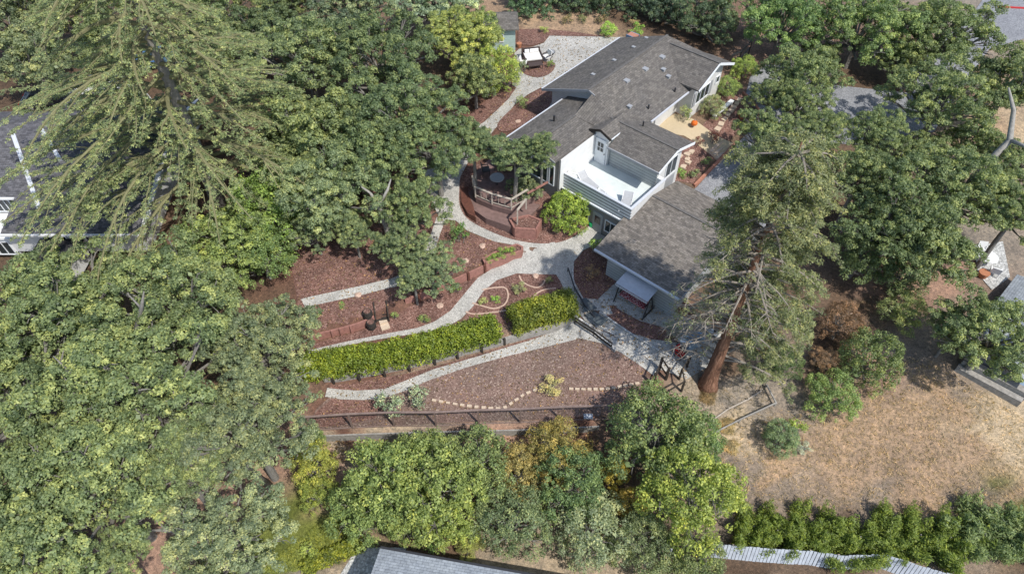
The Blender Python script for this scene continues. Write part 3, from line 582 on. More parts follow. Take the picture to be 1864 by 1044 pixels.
wallprism([(-5.45, 5.02), (-1.303, 5.02), (-1.303, 5.3), (-5.45, 5.3)], -3, pb, M['shade_siding'])  # far terrace wall: shade under the eave painted in as darker siding
wallprism([(-6.75, 5.3), (-1.3, 5.3), (-1.3, 6.35), (-6.75, 6.35)], -3, pb)
wallprism([(-5.6, 6.35), (-1.3, 6.35), (-1.3, 8.2), (-5.6, 8.2)], -3, pb)
wallprism([(-0.3, -1.85), (5.1, -1.85), (5.1, 3.7), (-0.3, 3.7)], -3.6, pg, M['shade_siding'], 'garage_wall')  # front part darker than the rear: tree shade put into its colour
wallprism([(-0.3, 3.7), (5.1, 3.7), (5.1, 6.8), (-0.3, 6.8)], -3.6, pg, M['white_siding'], 'garage_wall')
# fascia boards
def fascia(pts, m=M['trim_grey'], w_=0.05, hg=0.2):
    mb = MB()
    for a, b in zip(pts[:-1], pts[1:]): mb.bar(a, b, w_, hg)
    return mb.build('fascia', m, H0)
fascia([(-13.53, 6.7, 2.53), (-9.05, 6.7, 4.32), (-8.45, 6.7, 4.1)])
fascia([(-3.71, 14.1, 2.93), (-3.71, 16.85, 4.12), (-3.71, 19.65, 2.9)], M['trim'])
fascia([(-11.38, -0.05, 2.53), (-8.65, -0.05, 3.32), (-6.70, -0.05, 2.76)])
fascia([(-0.71, 4.05, 2.56), (-0.71, 6.35, 3.22), (-0.71, 8.75, 2.53)], M['trim'])
fascia([(-4.54, 8.8, 2.55), (-4.54, 14.1, 2.55)], M['gutter'], 0.1, 0.12)
fascia([(-13.56, 6.75, 2.55), (-13.56, 17.4, 2.55)], M['gutter'], 0.1, 0.12)
fascia([(-11.42, 0, 2.55), (-11.42, 6.7, 2.55)], M['gutter'], 0.1, 0.12)
fascia([(-5.12, 4.06, 2.56), (-0.75, 4.06, 2.56)], M['trim_grey'], 0.08, 0.14)
fascia([(-1.2, -2.3, -0.4), (5.62, -2.3, -0.4)], M['gutter'], 0.12, 0.14)
fascia([(5.64, -2.25, -0.42), (5.64, 3.7, 0.76), (5.64, 7.2, -0.08)], M['trim_grey'])
MB().bar((-4.75, 11.2, 2.4), (-5.5, 11.2, 2.1), 0.07, 0.07).bar((-5.5, 11.2, 2.1), (-5.5, 11.2, 0), 0.07, 0.07).build('downspout', M['trim_grey'], H0)
# terrace
TX0, TX1, TY0, TY1, TZ, TT = -6.7, -0.72, 1.05, 5.02, 0.3, 1.25
MB().prism([(TX0, TY0 + 0.13), (TX1 - 0.13, TY0 + 0.13), (TX1 - 0.13, TY1), (TX0, TY1)], -0.1, TZ).build('terrace_floor', M['terrace'], H0)
MB().box((TX0 + TX1) / 2, TY0 + 0.065, -0.05, TX1 - TX0, 0.13, TT + 0.05).build('parapet_wall', M['band_siding'], H0)
MB().box(TX1 - 0.065, (TY0 + 0.13 + 5.3) / 2, -1.2, 0.13, 5.3 - TY0 - 0.13, TT + 1.2).build('parapet_wall', M['white_siding'], H0)
MB().box(-1.15, TY1 + 0.16 + 0.06, -0.5, 0.59, 0.32, 1.75).build('parapet_wall', M['white_siding'], H0)
MB().box((TX0 + TX1) / 2 - 0.02, TY0 + 0.065, TT, TX1 - TX0 + 0.1, 0.2, 0.05).box(TX1 - 0.065, (TY0 + 0.17 + 5.35) / 2, TT, 0.2, 5.35 - TY0 - 0.17, 0.049).build('parapet_cap', M['gutter'], H0)
MB().prism([(TX0, 0.6), (TX0 + 0.06, 0.6), (TX0 + 0.06, TY1), (TX0, TY1)], TZ - 0.3, 2.70).build('terrace_side_wall', M['white'], H0)
MB().box(-3.6, 2.0, -3.2, 6.0, 1.7, 3.1).build('lower_wall', M['grey_siding'], H0)
MB().box((TX0 + TX1) / 2, TY0 + 0.05, -0.17, TX1 - TX0 + 0.02, 0.3, 0.119).build('terrace_soffit', M['trim'], H0)
# terrace door tower
DXC, DW = -6.12, 0.62
pd = lambda x, y: 3.45 - 0.42 * abs(x - DXC)
MB().prism([(DXC - DW, 4.75), (DXC, 4.75), (DXC, 6.3), (DXC - DW, 6.3)], 0.1, lambda x, y: pd(x, y) - 0.12).prism([(DXC, 4.75), (DXC + DW, 4.75), (DXC + DW, 6.3), (DXC, 6.3)], 0.1, lambda x, y: pd(x, y) - 0.12).build('dormer_wall', M['white'], H0)
roof('dormer_roof', [(DXC - 0.95, 4.45), (DXC, 4.45), (DXC, 7.2), (DXC - 1.0, 7.0)], pd, 0.1, sh, H0, uvx)
roof('dormer_roof', [(DXC, 4.45), (DXC + 0.95, 4.45), (DXC + 0.95, 6.2), (DXC, 7.2)], pd, 0.1, sh, H0, uvx)
fascia([(DXC - 0.97, 4.42, 2.99), (DXC, 4.42, 3.38), (DXC + 0.97, 4.42, 2.99)], M['dark_wood'])
fascia([(DXC + 0.98, 4.5, 3.02), (DXC + 0.98, 6.2, 3.02)], M['trim'], 0.05, 0.08)
d = MB().box(DXC, 4.71, 0.32, 0.95, 0.06, 2.15).build('terrace_door', M['trim'], H0)
MB().box(DXC, 4.672, 1.42, 0.5, 0.02, 0.75).build('door_pane', M['glass'], d)
MB().box(DXC, 4.655, 1.76, 0.5, 0.012, 0.04).box(DXC, 4.655, 1.42, 0.04, 0.012, 0.75).build('door_muntin', M['trim'], d)
MB().box(DXC + 0.4, 4.65, 1.25, 0.04, 0.06, 0.12).build('door_handle', M['metal_dark'], d)
# windows: ax 'x' faces +x, 'y' faces -y
def window(parent, x, y, z, w_, hg, ax, n=2, m=M['trim'], sill=True):
    mb = MB(); f = 0.07
    def bx(u, zz, su, sz, dep, off):
        if ax == 'x': mb_.box(x + off, y + u, z + zz, dep, su, sz)
        elif ax == '-x': mb_.box(x - off, y + u, z + zz, dep, su, sz)
        else: mb_.box(x + u, y - off, z + zz, su, dep, sz)
    mb_ = mb
    bx(0, hg - f, w_, f, 0.08, 0.03); bx(0, 0, w_, f, 0.08, 0.03)
    for s_ in (-1, 1): bx(s_ * (w_ / 2 - f / 2), f, f, hg - 2 * f, 0.08, 0.03)
    for k in range(1, n): bx(-w_ / 2 + w_ * k / n, f, f * 0.7, hg - 2 * f, 0.07, 0.03)
    o = mb.build('window', m, parent)
    mb_ = MB(); bx(0, f * 0.5, w_ - f, hg - f, 0.02, 0.012); mb_.build('pane', M['glass'], o)
    return o
window(H0, -4.35, 16.2, 0.9, 2.1, 1.25, 'x', 3)
MB().box(-4.30, 14.95, 0.9, 0.05, 0.35, 1.25).box(-4.30, 17.45, 0.9, 0.05, 0.35, 1.25).build('shutter', M['trim_grey'], H0)
window(H0, -4.35, 18.5, 1.4, 0.6, 0.7, 'x', 1)
window(H0, -1.3, 6.9, 0.4, 1.5, 1.6, 'x', 2)
MB().box(-1.27, 6.9, -2.2, 0.05, 1.6, 2.4).build('panel', M['trim_grey'], H0)
window(H0, -8.5, 0.55, 0.1, 1.6, 1.8, 'y', 1)
window(H0, -8.6, 0.55, 2.2, 1.2, 0.42, 'y', 1)
window(H0, -7.35, 0.55, 0.1, 0.5, 1.8, 'y', 1)
window(H0, -4.55, 1.15, -2.3, 0.8, 1.5, 'y', 1); window(H0, -2.2, 1.15, -2.0, 1.0, 1.1, 'y', 2); window(H0, -1.2, 1.15, -2.0, 0.6, 1.1, 'y', 1)
d = MB().box(-3.35, 1.12, -2.75, 0.9, 0.06, 2.05).build('garden_door', M['trim_grey'], H0); MB().box(-3.35, 1.085, -1.7, 0.5, 0.02, 0.7).build('door_pane', M['glass'], d)
window(H0, 2.4, -1.85, -1.7, 1.6, 0.95, 'y', 3, M['trim_grey'])
window(H0, -11.6, 7.3, 0.0, 1.2, 1.9, 'y', 2)
# roof vents, skylight ghosts, chimney
def vent(x, y, pf, m=M['trim_grey']):
    z = pf(x, y); MB().box(x, y, z - 0.06, 0.26, 0.26, 0.2).box(x, y, z + 0.141, 0.34, 0.34, 0.04).build('roof_vent', m, H0)
for x, y in ((-7.0, 13.9), (-6.3, 8.3), (-6.35, 13.7)): vent(x, y, pm)
for x, y in ((-5.4, 9.6), (-5.2, 13.0)):
    MB().tube([(x, y, pm(x, y) - 0.1), (x, y, pm(x, y) + 0.35)], 0.07, 8).build('vent_pipe', M['metal_dark'], H0)
for x, y in ((-8.0, 10.2), (-7.9, 12.6), (-7.9, 15.0)): MB().box(x, y, pm(x, y) - 0.12, 0.42, 0.42, 0.2).build('roof_vent', M['trim_grey'], H0)
for x, y in ((-10.6, 9.5), (-10.6, 12.3), (-10.6, 15.0), (-10.7, 17.0)): MB().box(x, y, pm(x, y) - 0.12, 0.4, 0.25, 0.17).build('roof_vent', M['trim_grey'], H0)
MB().tube([(-9.6, 3.4, pl_(-9.6, 3.4) - 0.1), (-9.6, 3.4, 3.6)], 0.08, 8).build('vent_pipe', M['metal_dark'], H0)
MB().tube([(-4.4, 7.4, 2.7), (-4.4, 7.4, 3.4)], 0.06, 8).build('vent_pipe', M['metal_dark'], H0)
MB().box(-12.6, 17.9, -0.3, 0.8, 0.6, 3.3).build('chimney', M['brick'], H0); MB().box(-12.6, 17.56, 2.7, 0.9, 0.06, 0.3).box(-12.6, 18.24, 2.7, 0.9, 0.06, 0.3).build('chimney_cap', M['blue'], H0)
# left side walkway with pale rail
MB().box(-12.1, 3.2, -0.6, 1.2, 6.2, 0.5).build('side_deck', M['deck'], H0)
MB().box(-12.66, 3.2, 0.7, 0.08, 6.2, 0.08).build('deck_rail', M['pale_wood'], H0)
MB().box(-12.1, 2.6, -0.1, 0.5, 0.5, 0.5).build('meter_box', M['white'], H0)
P = [Vector(un(1283, 230, -0.2)), Vector(un(1262, 252, -0.3))]

# ---------------------------------------------------------------- garden deck
def ppts(px, z): return [Vector(un(a, b, z)) for a, b in px]
dk = thing('garden_deck', 'faceted red-brown timber deck with pale railing under the oak by the house', 'deck', (0.2, 36.5, -1.8))
do = Vector(dk.location)
D1 = ppts([(868, 312), (861, 340), (866, 360), (896, 373), (931, 383), (962, 364), (1003, 346), (1022, 322), (985, 296), (930, 282), (890, 290)], -0.85)
MB().prism([((p - do).x, (p - do).y) for p in D1], -1.2, 0.95).build('deck_floor', M['deck'], dk)
D2 = ppts([(851, 352), (860, 380), (884, 397), (928, 412), (955, 402), (985, 372), (1000, 350), (960, 366), (931, 385), (896, 375), (866, 362), (861, 345)], -1.35)
MB().prism([((p - do).x, (p - do).y) for p in D2], -1.2, 0.45).build('deck_step', M['deck'], dk)
rl = [(861, 338), (866, 358), (896, 371), (931, 381), (960, 363)]
RL = [Vector(p) - do for p in ppts(rl, -0.85)]
for p in RL: MB().box(p.x, p.y, 0.9, 0.1, 0.1, 1.0).build('post', M['pale_wood'], dk)
mb = MB()
for a, b in zip(RL[:-1], RL[1:]): mb.bar(a + Vector((0, 0, 0.98)), b + Vector((0, 0, 0.98)), 0.16, 0.05)
mb.build('hand_rail', M['pale_wood'], dk)
mb = MB()
for a, b in zip(RL[:-1], RL[1:]):
    mb.bar(a + Vector((0, 0, 0.15)), b + Vector((0, 0, 0.15)), 0.06, 0.06); n_ = int((b - a).length / 0.45)
    for k in range(1, n_): q = a.lerp(b, k / n_); mb.bar(q + Vector((0, 0, 0.15)), q + Vector((0, 0, 0.95)), 0.035, 0.035)
mb.build('baluster', M['pale_wood'], dk)
st = ppts([(842, 306), (838, 340), (840, 368), (852, 388), (866, 395), (862, 376), (852, 350), (856, 308)], -1.3)
MB().prism([((p - do).x, (p - do).y) for p in st], -1.2, 0.5).build('stair_side', M['redwood_dark'], dk)
a, b = [Vector(p) - do for p in ppts([(960, 352), (1003, 328)], 0.2)]; MB().bar(a, b, 0.12, 0.12).bar(b, b - Vector((0, 0, 1.1)), 0.12, 0.12).build('stair_rail', M['redwood_wall'], dk)
a, b = [Vector(p) - do for p in ppts([(942, 382), (958, 362)], 0.1)]; MB().bar(a, b, 0.14, 0.08).bar(b, b - Vector((0, 0, 0.95)), 0.1, 0.1).bar(a, a - Vector((0, 0, 1.4)), 0.1, 0.1).build('stair_rail', M['pale_wood'], dk)
# small garden steps in the red wall
def steps(name, label, px, n, w_, m, rise=0.16, run=0.3, rz=0.0, side=None):
    p = g(*px, hbase); t = thing(name, label, 'steps', (p.x, p.y, p.z - 0.3), rz)
    for i in range(n): MB().box(0, i * run, 0, w_, run, rise * (i + 1) + 0.1).build('step', m, t)
    if side:
        for s_ in (-1, 1): MB().bar((s_ * w_ / 2 * 1.05, -0.2, 0.5), (s_ * w_ / 2 * 1.05, n * run, 0.5 + n * rise), 0.07, 0.07).bar((s_ * w_ / 2 * 1.05, -0.2, 0), (s_ * w_ / 2 * 1.05, -0.2, 0.5), 0.07, 0.07).build('stair_rail', side, t)
    return t
steps('garden_steps', 'short dark timber steps with rails climbing through the red wall', (696, 578), 3, 0.8, M['dark_wood'], rz=R(12), side=M['dark_wood'])
steps('porch_steps', 'broad stone steps from the porch down to the driveway', (1322, 280), 4, 2.2, M['flag'], rz=R(48.5))

# ---------------------------------------------------------------- furniture and small things
def hw(x, y, z):      # a point of the house frame in world space
    c, s = math.cos(HR), math.sin(HR); return (HO[0] + c * x - s * y, HO[1] + s * x + c * y, z)
def lounger(label, loc, rz):
    t = thing('sun_lounger', label, 'sun lounger', loc, rz, 'loungers on the roof terrace')
    MB().box(0, -0.35, 0.3, 0.66, 1.25, 0.06).build('seat', M['cloth_grey'], t)
    MB().box(0, 0.55, 0.42, 0.66, 0.75, 0.06, rx=R(38)).build('backrest', M['cloth_grey'], t)
    MB().bar((-0.36, -1, 0.3), (-0.36, 0.3, 0.3), 0.05, 0.05).bar((0.36, -1, 0.3), (0.36, 0.3, 0.3), 0.05, 0.05).bar((-0.36, 0.28, 0.32), (-0.36, 0.85, 0.72), 0.05, 0.05).bar((0.36, 0.28, 0.32), (0.36, 0.85, 0.72), 0.05, 0.05).build('frame', M['white'], t)
    for x in (-.33, .33):
        for y in (-.85, .3): MB().box(x, y, 0, 0.05, 0.05, 0.275).build('leg', M['white'], t)
lounger('grey sling lounger with white frame at the left end of the roof terrace', hw(-5.25, 2.1, TZ), HR + R(75))
lounger('grey sling lounger with white frame at the near right corner of the roof terrace', hw(-1.75, 2.05, TZ), HR + R(25))
def chair(name, label, loc, rz, m, mf, group=None, w_=0.6, arms=True, hb=0.5):
    t = thing(name, label, 'chair', loc, rz, group)
    MB().box(0, 0, 0.38, w_, 0.55, 0.1).build('seat', m, t)
    MB().box(0, 0.3, 0.45, w_, 0.08, hb, rx=R(-12)).build('backrest', m, t)
    for x in (-1, 1):
        for y in (-.22, .25): MB().box(x * (w_ / 2 - .03), y, 0, 0.05, 0.05, 0.378).build('leg', mf, t)
        if arms: MB().box(x * (w_ / 2 + .02), 0.02, 0.6, 0.06, 0.5, 0.05).box(x * (w_ / 2 + .02), -.2, 0.482, 0.05, 0.05, 0.116).build('armrest', mf, t)
    return t
def table(name, label, loc, rz, sx, sy, hg, mt, ml, round_=False):
    t = thing(name, label, 'table', loc, rz); mb = MB()
    if round_: mb.prism([(sx / 2 * math.cos(k * math.pi / 8), sx / 2 * math.sin(k * math.pi / 8)) for k in range(16)], hg - 0.05, hg)
    else: mb.box(0, 0, hg - 0.05, sx, sy, 0.05)
    mb.build('tabletop', mt, t)
    if round_: MB().tube([(0, 0, 0), (0, 0, hg - 0.052)], 0.06, 8).build('leg', ml, t)
    else:
        for x in (-1, 1):
            for y in (-1, 1): MB().box(x * (sx / 2 - .05), y * (sy / 2 - .05), 0, 0.05, 0.05, hg - 0.052).build('leg', ml, t)
    return t
chair('garden_chair', 'white metal chair against the left corner of the roof terrace', hw(-6.2, 1.6, TZ), HR + R(110), M['white'], M['white'], w_=0.5)
chair('garden_chair', 'white framed low chair behind the middle of the terrace parapet', hw(-3.6, 1.6, TZ), HR + R(170), M['cloth_grey'], M['white'], w_=0.55, hb=0.35)
table('side_table', 'tiny dark topped side table on the roof terrace', hw(-4.35, 1.55, TZ), HR, 0.45, 0.4, 0.42, M['trim_grey'], M['white'])
# upper patio daybed
p = un(969, 110, 0.05); t = thing('daybed', 'dark wicker daybed with white mattress on the upper patio', 'daybed', (p[0], p[1], 0.08), R(12))
MB().box(0, 0, 0.12, 1.7, 1.5, 0.22).build('base', M['wicker'], t); MB().box(0, -0.02, 0.341, 1.5, 1.35, 0.16).build('mattress', M['cloth_white'], t, bevel=0.04)
MB().box(0, 0.72, 0.341, 1.7, 0.1, 0.5).box(-0.81, 0, 0.341, 0.08, 1.33, 0.3).box(0.81, 0, 0.341, 0.08, 1.33, 0.3).build('backrest', M['wicker'], t)
for x in (-.42, 0.05, .45): MB().box(x, 0.48, 0.51, 0.42, 0.14, 0.32, rx=R(-20)).build('pillow', M['cloth_white'], t, bevel=0.05)
for x in (-.8, .8):
    for y in (-.7, .7): MB().box(x, y, 0, 0.07, 0.07, 0.118).build('leg', M['metal_dark'], t)
p = un(974, 124, 0.05); table('coffee_table', 'low dark wicker coffee table in front of the white daybed', (p[0], p[1], 0.08), R(12), 1.3, 0.65, 0.4, M['wicker'], M['wicker'])
p = un(995, 111, 0.05); chair('patio_chair', 'dark wicker chair with white cushion right of the daybed', (p[0], p[1], 0.08), R(-60), M['cloth_white'], M['wicker'])
p = un(953, 122, 0.05); chair('patio_chair', 'wicker chair with pale cushion left of the coffee table', (p[0], p[1], 0.08), R(80), M['cloth_white'], M['wicker'])
p = un(1002, 104, 0.05); t = thing('fire_bowl', 'round dark fire bowl standing on the upper patio', 'fire bowl', (p[0], p[1], 0.08)); MB().tube([(0, 0, 0), (0, 0, 0.1), (0, 0, 0.3), (0, 0, 0.5)], [0.2, 0.12, 0.3, 0.42], 14).build('bowl', M['metal_dark'], t); MB().tube([(0, 0, 0.501), (0, 0, 0.52)], 0.36, 14).build('ash', M['trim_grey'], t)
# swing seat with canopy by the garage
p = g(1152, 556); rz = R(-41); t = thing('swing_seat', 'garden swing seat with pale grey canopy and red patterned cushions beside the garage', 'swing seat', tuple(p + Vector((0, 0, 0.04))), rz)
MB().box(0, 0, 0.62, 2.0, 0.65, 0.12).build('seat', M['floral'], t); MB().box(0, 0.38, 0.66, 2.0, 0.12, 0.62, rx=R(-18)).build('backrest', M['floral'], t)
MB().box(0, 0.05, 1.95, 2.5, 1.35, 0.05, rx=R(8)).box(0, -0.66, 1.72, 2.5, 0.03, 0.13).build('canopy', M['canopy'], t)
for s_ in (-1, 1):
    MB().bar((s_ * 1.18, -0.6, 0), (s_ * 1.18, 0.0, 1.9), 0.07, 0.07).bar((s_ * 1.18, 0.65, 0), (s_ * 1.18, 0.0, 1.9), 0.07, 0.07).bar((s_ * 1.18, -0.7, 0.03), (s_ * 1.18, 0.75, 0.03), 0.08, 0.06).build('side_frame', M['metal_dark'], t)
    MB().bar((s_ * 1.0, 0, 1.88), (s_ * 0.98, -0.25, 0.72), 0.03, 0.03).build('hanger', M['metal_dark'], t)
    MB().box(s_ * 1.03, -0.02, 0.85, 0.06, 0.6, 0.05).build('armrest', M['metal_dark'], t)
MB().bar((-1.18, 0, 1.88), (1.18, 0, 1.88), 0.06, 0.06).build('crossbar', M['metal_dark'], t)
# barrels, tools, pots
for lab, px in (('dark planter barrel beside the timber garden steps', (672, 582)), ('second dark barrel standing lower than its twin by the steps', (677, 596))):
    p = g(*px); t = thing('barrel', lab, 'barrel', tuple(p)); MB().tube([(0, 0, 0), (0, 0, 0.3), (0, 0, 0.62)], [0.26, 0.32, 0.27], 14).build('body', M['dark_wood'], t, smooth=False)
    for z in (0.12, 0.48): MB().tube([(0, 0, z), (0, 0, z + 0.04)], 0.315, 14).build('hoop', M['metal_dark'], t)
    MB().tube([(0, 0, 0.621), (0, 0, 0.63)], 0.22, 14).build('soil', M['mulch'], t)
p = un(1263, 228, -.1); o = MB().ball((0, 0, 0.22), 0.27, 14, 8, 0.85).build('pumpkin', M['orange'], None, (p[0], p[1], -0.1), smooth=True); tag(o, 'big bright orange pumpkin on the front porch', 'pumpkin'); MB().tube([(0, 0, 0.42), (0.03, 0, 0.54)], [0.05, 0.03], 6).build('stem', M['grey_wood'], o)
p = un(1317, 272, -1.2); tag(MB().tube([(0, 0, 0), (0, 0, .4), (0, 0, .45)], [0.2, 0.3, 0.32], 12).build('flower_pot', M['terracotta'], None, g(1349, 215)), 'terracotta pot beside the driveway kerb', 'pot')
p = g(945, 86); tag(MB().tube([(0, 0, 0), (0, 0, .4)], [0.18, 0.25], 12).build('flower_pot', M['terracotta'], None, p), 'terracotta pot at the corner of the mint shed', 'pot')
p = g(1076, 412); o = MB().tube([(0, 0, 0.1), (0.25, 0.1, 0.35), (0.5, 0.0, 0.55)], [0.2, 0.14, 0.05], 8).tube([(0, 0, 0), (0, 0, 0.35)], [0.17, 0.2], 8).build('watering_can', M['green'], None, p + Vector((0, 0, 0.05))); tag(o, 'bright green watering can below the round lemon tree', 'watering can')
p = g(1100, 424); tag(MB().box(0, 0, 0, 1.0, 0.6, 0.04, rz=R(-41)).build('door_mat', M['mat'], None, p + Vector((0, 0, 0.06))), 'black door mat outside the lower garden door', 'mat')
p = g(1028, 590); t = thing('faucet_box', 'small grey-blue utility tub at the end of the hedge wall', 'tub', tuple(p)); MB().box(0, 0, 0, 0.5, 0.35, 0.35, rz=0.3).build('body', M['blue'], t, bevel=0.04); MB().box(0, 0, 0.351, 0.54, 0.39, 0.04, rz=0.3).build('lid', M['trim_grey'], t)
p = g(1070, 762, hbase); t = thing('utility_box', 'pale metal utility box beyond the right end of the rail fence', 'utility box', tuple(p)); MB().box(0, 0, 0, 0.5, 0.3, 0.3).build('body', M['gutter'], t, bevel=0.02); MB().box(0, 0, 0.301, 0.56, 0.36, 0.04).build('lid', M['tin'], t)
# equipment by the redwood
p = g(1262, 628); t = thing('covered_grill', 'barbecue under a slate grey cover in the shade near the redwood', 'grill', tuple(p), R(25)); MB().box(0, 0, 0, 1.3, 0.6, 0.85).build('cover', M['blue'], t, bevel=0.08); MB().box(0, 0, 0.85, 0.8, 0.5, 0.22).build('hood_cover', M['blue'], t, bevel=0.1)
chair('folding_chair', 'small red folding chair beside the covered barbecue', tuple(g(1236, 650)), R(40), M['red'], M['metal_dark'], w_=0.45)
p = g(1244, 628); table('work_table', 'white-topped work table left of the covered barbecue', tuple(p), R(30), 0.9, 0.5, 0.75, M['trim'], M['metal_dark'])
p = g(1298, 612); t = thing('propane_tank', 'pale round tank lid beside the redwood trunk', 'tank', tuple(p)); MB().tube([(0, 0, 0), (0, 0, 0.5), (0, 0, 0.6)], [0.28, 0.28, 0.18], 14).build('body', M['trim'], t); MB().tube([(0, 0, 0.6), (0, 0, 0.7)], 0.1, 8).build('valve', M['metal_dark'], t)
p = g(885, 322); chair('deck_chair', 'dark chair at the shaded back of the garden deck', (p.x, p.y, -0.85), R(100), M['metal_dark'], M['metal_dark'])
p = un(905, 336, -.85); table('deck_table', 'round dark table on the garden deck below the oak', (p[0], p[1], -0.85), 0, 1.1, 1.1, 0.72, M['trim_grey'], M['metal_dark'], True)
p = un(1790, 478, -2.9); p = g(1790, 478); table('patio_table', 'round white table on the pale patio between the right oaks', tuple(p), 0, 1.4, 1.4, 0.7, M['white'], M['white'], True)
chair('patio_chair', 'white patio chair at the near side of the round white table', tuple(g(1806, 500)), R(150), M['white'], M['white'])
chair('patio_chair', 'white patio chair at the far side of the round white table', tuple(g(1782, 462)), R(-10), M['white'], M['white'])
p = g(1787, 503); tag(MB().tube([(0, 0, 0), (0, 0, .45)], [0.28, 0.38], 12).build('flower_pot', M['terracotta'], None, p), 'terracotta pot on the pale patio of the right-hand neighbour', 'pot')
# boulders
rr = random.Random(5)
for i, (px, lab) in enumerate((((806, 456), 'pink rock left of the leafy shrub bed'), ((847, 475), 'pink rock just above the red wall'), ((878, 448), 'slim pale rock behind the wedge planter'), ((801, 557), 'pale pink rock between red wall and curved path'), ((975, 503), 'flat pink rock inside the top bricks of the island bed'), ((652, 537), 'small pink rock below the straight garden path'), ((943, 222), 'pale rock in the bed beside the roof edge'), ((1380, 222), 'pale boulder beside the driveway curve'))):
    p = g(*px); mb = MB(); mb.ball((0, 0, 0.05), 0.24, 9, 6, 0.55, 0.22, rr); tag(mb.build('rock', M['stone'], None, p), lab, 'rock')

# ---------------------------------------------------------------- other buildings
# neighbour house at the left
z3 = 1.6
A = Vector(un(362, 178, z3)); B = Vector(un(412, 402, z3)); Cn = Vector(un(-70, 395, z3)); Dn = Vector(un(-70, 205, z3))
nb = thing('neighbour_house', 'white house with dark low-pitched roof beneath the big cedar at the left', 'house', (A.x, A.y, -1.4))
def loc(px, z): q = Vector(un(px[0], px[1], z)) - Vector((A.x, A.y, 0)); return (q.x, q.y)
ln = B.y - A.y; W0 = -24.0
npl = lambda x, y: 3.0 + (0.16 * (y - ln) if y > ln / 2 + ln * 0 - 99 else 0)
y_n, y_s = 0.0, ln                                  # far edge (0) and near edge (negative)
ymid = y_s * 0.35
prf = lambda x, y: 4.2 - (0.26 * (ymid - y) if y < ymid else 0.26 * (y - ymid))
roof('roof', [(W0, ymid), (0.0, ymid), (0.0, y_n), (-10.5, y_n), (-10.5, -2.8), (W0, -2.8)], prf, 0.15, M['shingle_dark'], nb, uvy)
XC = loc((62, 352), 0)[0]; YC = y_s + 2.9
roof('roof', [(W0, YC), (XC, YC), (XC, y_s), (0.0, y_s), (0.0, ymid), (W0, ymid)], prf, 0.15, M['shingle_dark'], nb, uvy)
MB().prism([(W0 + .4, YC + .3), (XC - .3, YC + .3), (XC - .3, y_s + .6), (-.5, y_s + .6), (-.5, y_n - .5), (-10, y_n - .5), (-10, -3.2), (W0 + .4, -3.2)], -0.5, prf(0, y_s) - 0.05).build('wall', M['white_siding'], nb)
mb = MB(); mb.bar((0.06, y_s, prf(0, y_s)), (0.06, ymid, 4.2), 0.34, 0.16).bar((0.06, ymid, 4.2), (0.06, y_n, prf(0, 0)), 0.34, 0.16); mb.build('fascia', M['white'], nb)
MB().bar((W0, YC - 0.05, prf(0, YC) - .05), (XC, YC - 0.05, prf(0, YC) - .05), 0.15, 0.14).build('gutter', M['white'], nb)
MB().bar((XC, y_s - 0.05, prf(0, y_s) - .05), (0, y_s - 0.05, prf(0, y_s) - .05), 0.15, 0.14).build('gutter', M['white'], nb)
for px0, px1, zz in (((24, 245), (50, 352), 3.6), ((78, 240), (104, 282), 3.5)):
    a = Vector((*loc(px0, zz - 1.4 + 0.4), 0)); b = Vector((*loc(px1, zz - 1.4 + 0.4), 0)); a.z = prf(0, a.y) + 0.1; b.z = prf(0, b.y) + 0.1
    MB().bar(a, b, 0.28, 0.16).build('skylight', M['gutter'], nb)
for x in (-11.6, -6.6, -3.6): window(nb, x, y_s + .6, 0.5, 1.7, 1.3, 'y', 3)
# front bay and lower wing
MB().box(XC - 4.3, YC - 1.0, -1.0, 8.0, 2.4, 1.7).build('bay_wall', M['white'], nb)
MB().box(XC - 4.3, YC - 1.1, 0.702, 8.4, 2.6, 0.14).build('bay_roof', M['white'], nb)
window(nb, XC - 1.6, YC + .3, 0.95, 1.6, 1.2, 'y', 4); window(nb, XC - 4.6, YC + .3, 0.95, 1.6, 1.2, 'y', 4); window(nb, XC - 1.4, YC - 2.2, -0.9, 1.7, 1.3, 'y', 3)
bx = (XC, 0)
wx = (loc((118, 410), -0.2)[0], 0); MB().box(wx[0], y_s - 1.0, -1.0, 2.6, 3.0, 1.7).build('porch_wall', M['white'], nb); MB().box(wx[0], y_s - 1.1, 0.702, 3.0, 3.2, 0.13).build('porch_roof', M['shingle_dark'], nb)
# metal gazebo frame (white ring of bars behind the roof)
p = g(240, 205); t = thing('white_trellis_arch', 'white curved trellis frame behind the dark roof under the cedar', 'trellis', tuple(p), 0)
for k in range(2):
    arc = [Vector((-1.8 + 3.6 * i / 10, k * 0.9, 0.9 + 1.2 * math.sin(math.pi * i / 10))) for i in range(11)]; arc[0].z = 0; arc[-1].z = 0
    MB().tube(arc, 0.07, 6).build('arch', M['white'], t)
for i in range(1, 10): MB().bar((-1.8 + 3.6 * i / 10, 0, 0.9 + 1.2 * math.sin(math.pi * i / 10)), (-1.8 + 3.6 * i / 10, 0.9, 0.9 + 1.2 * math.sin(math.pi * i / 10)), 0.06, 0.06).build('slat', M['white'], t)
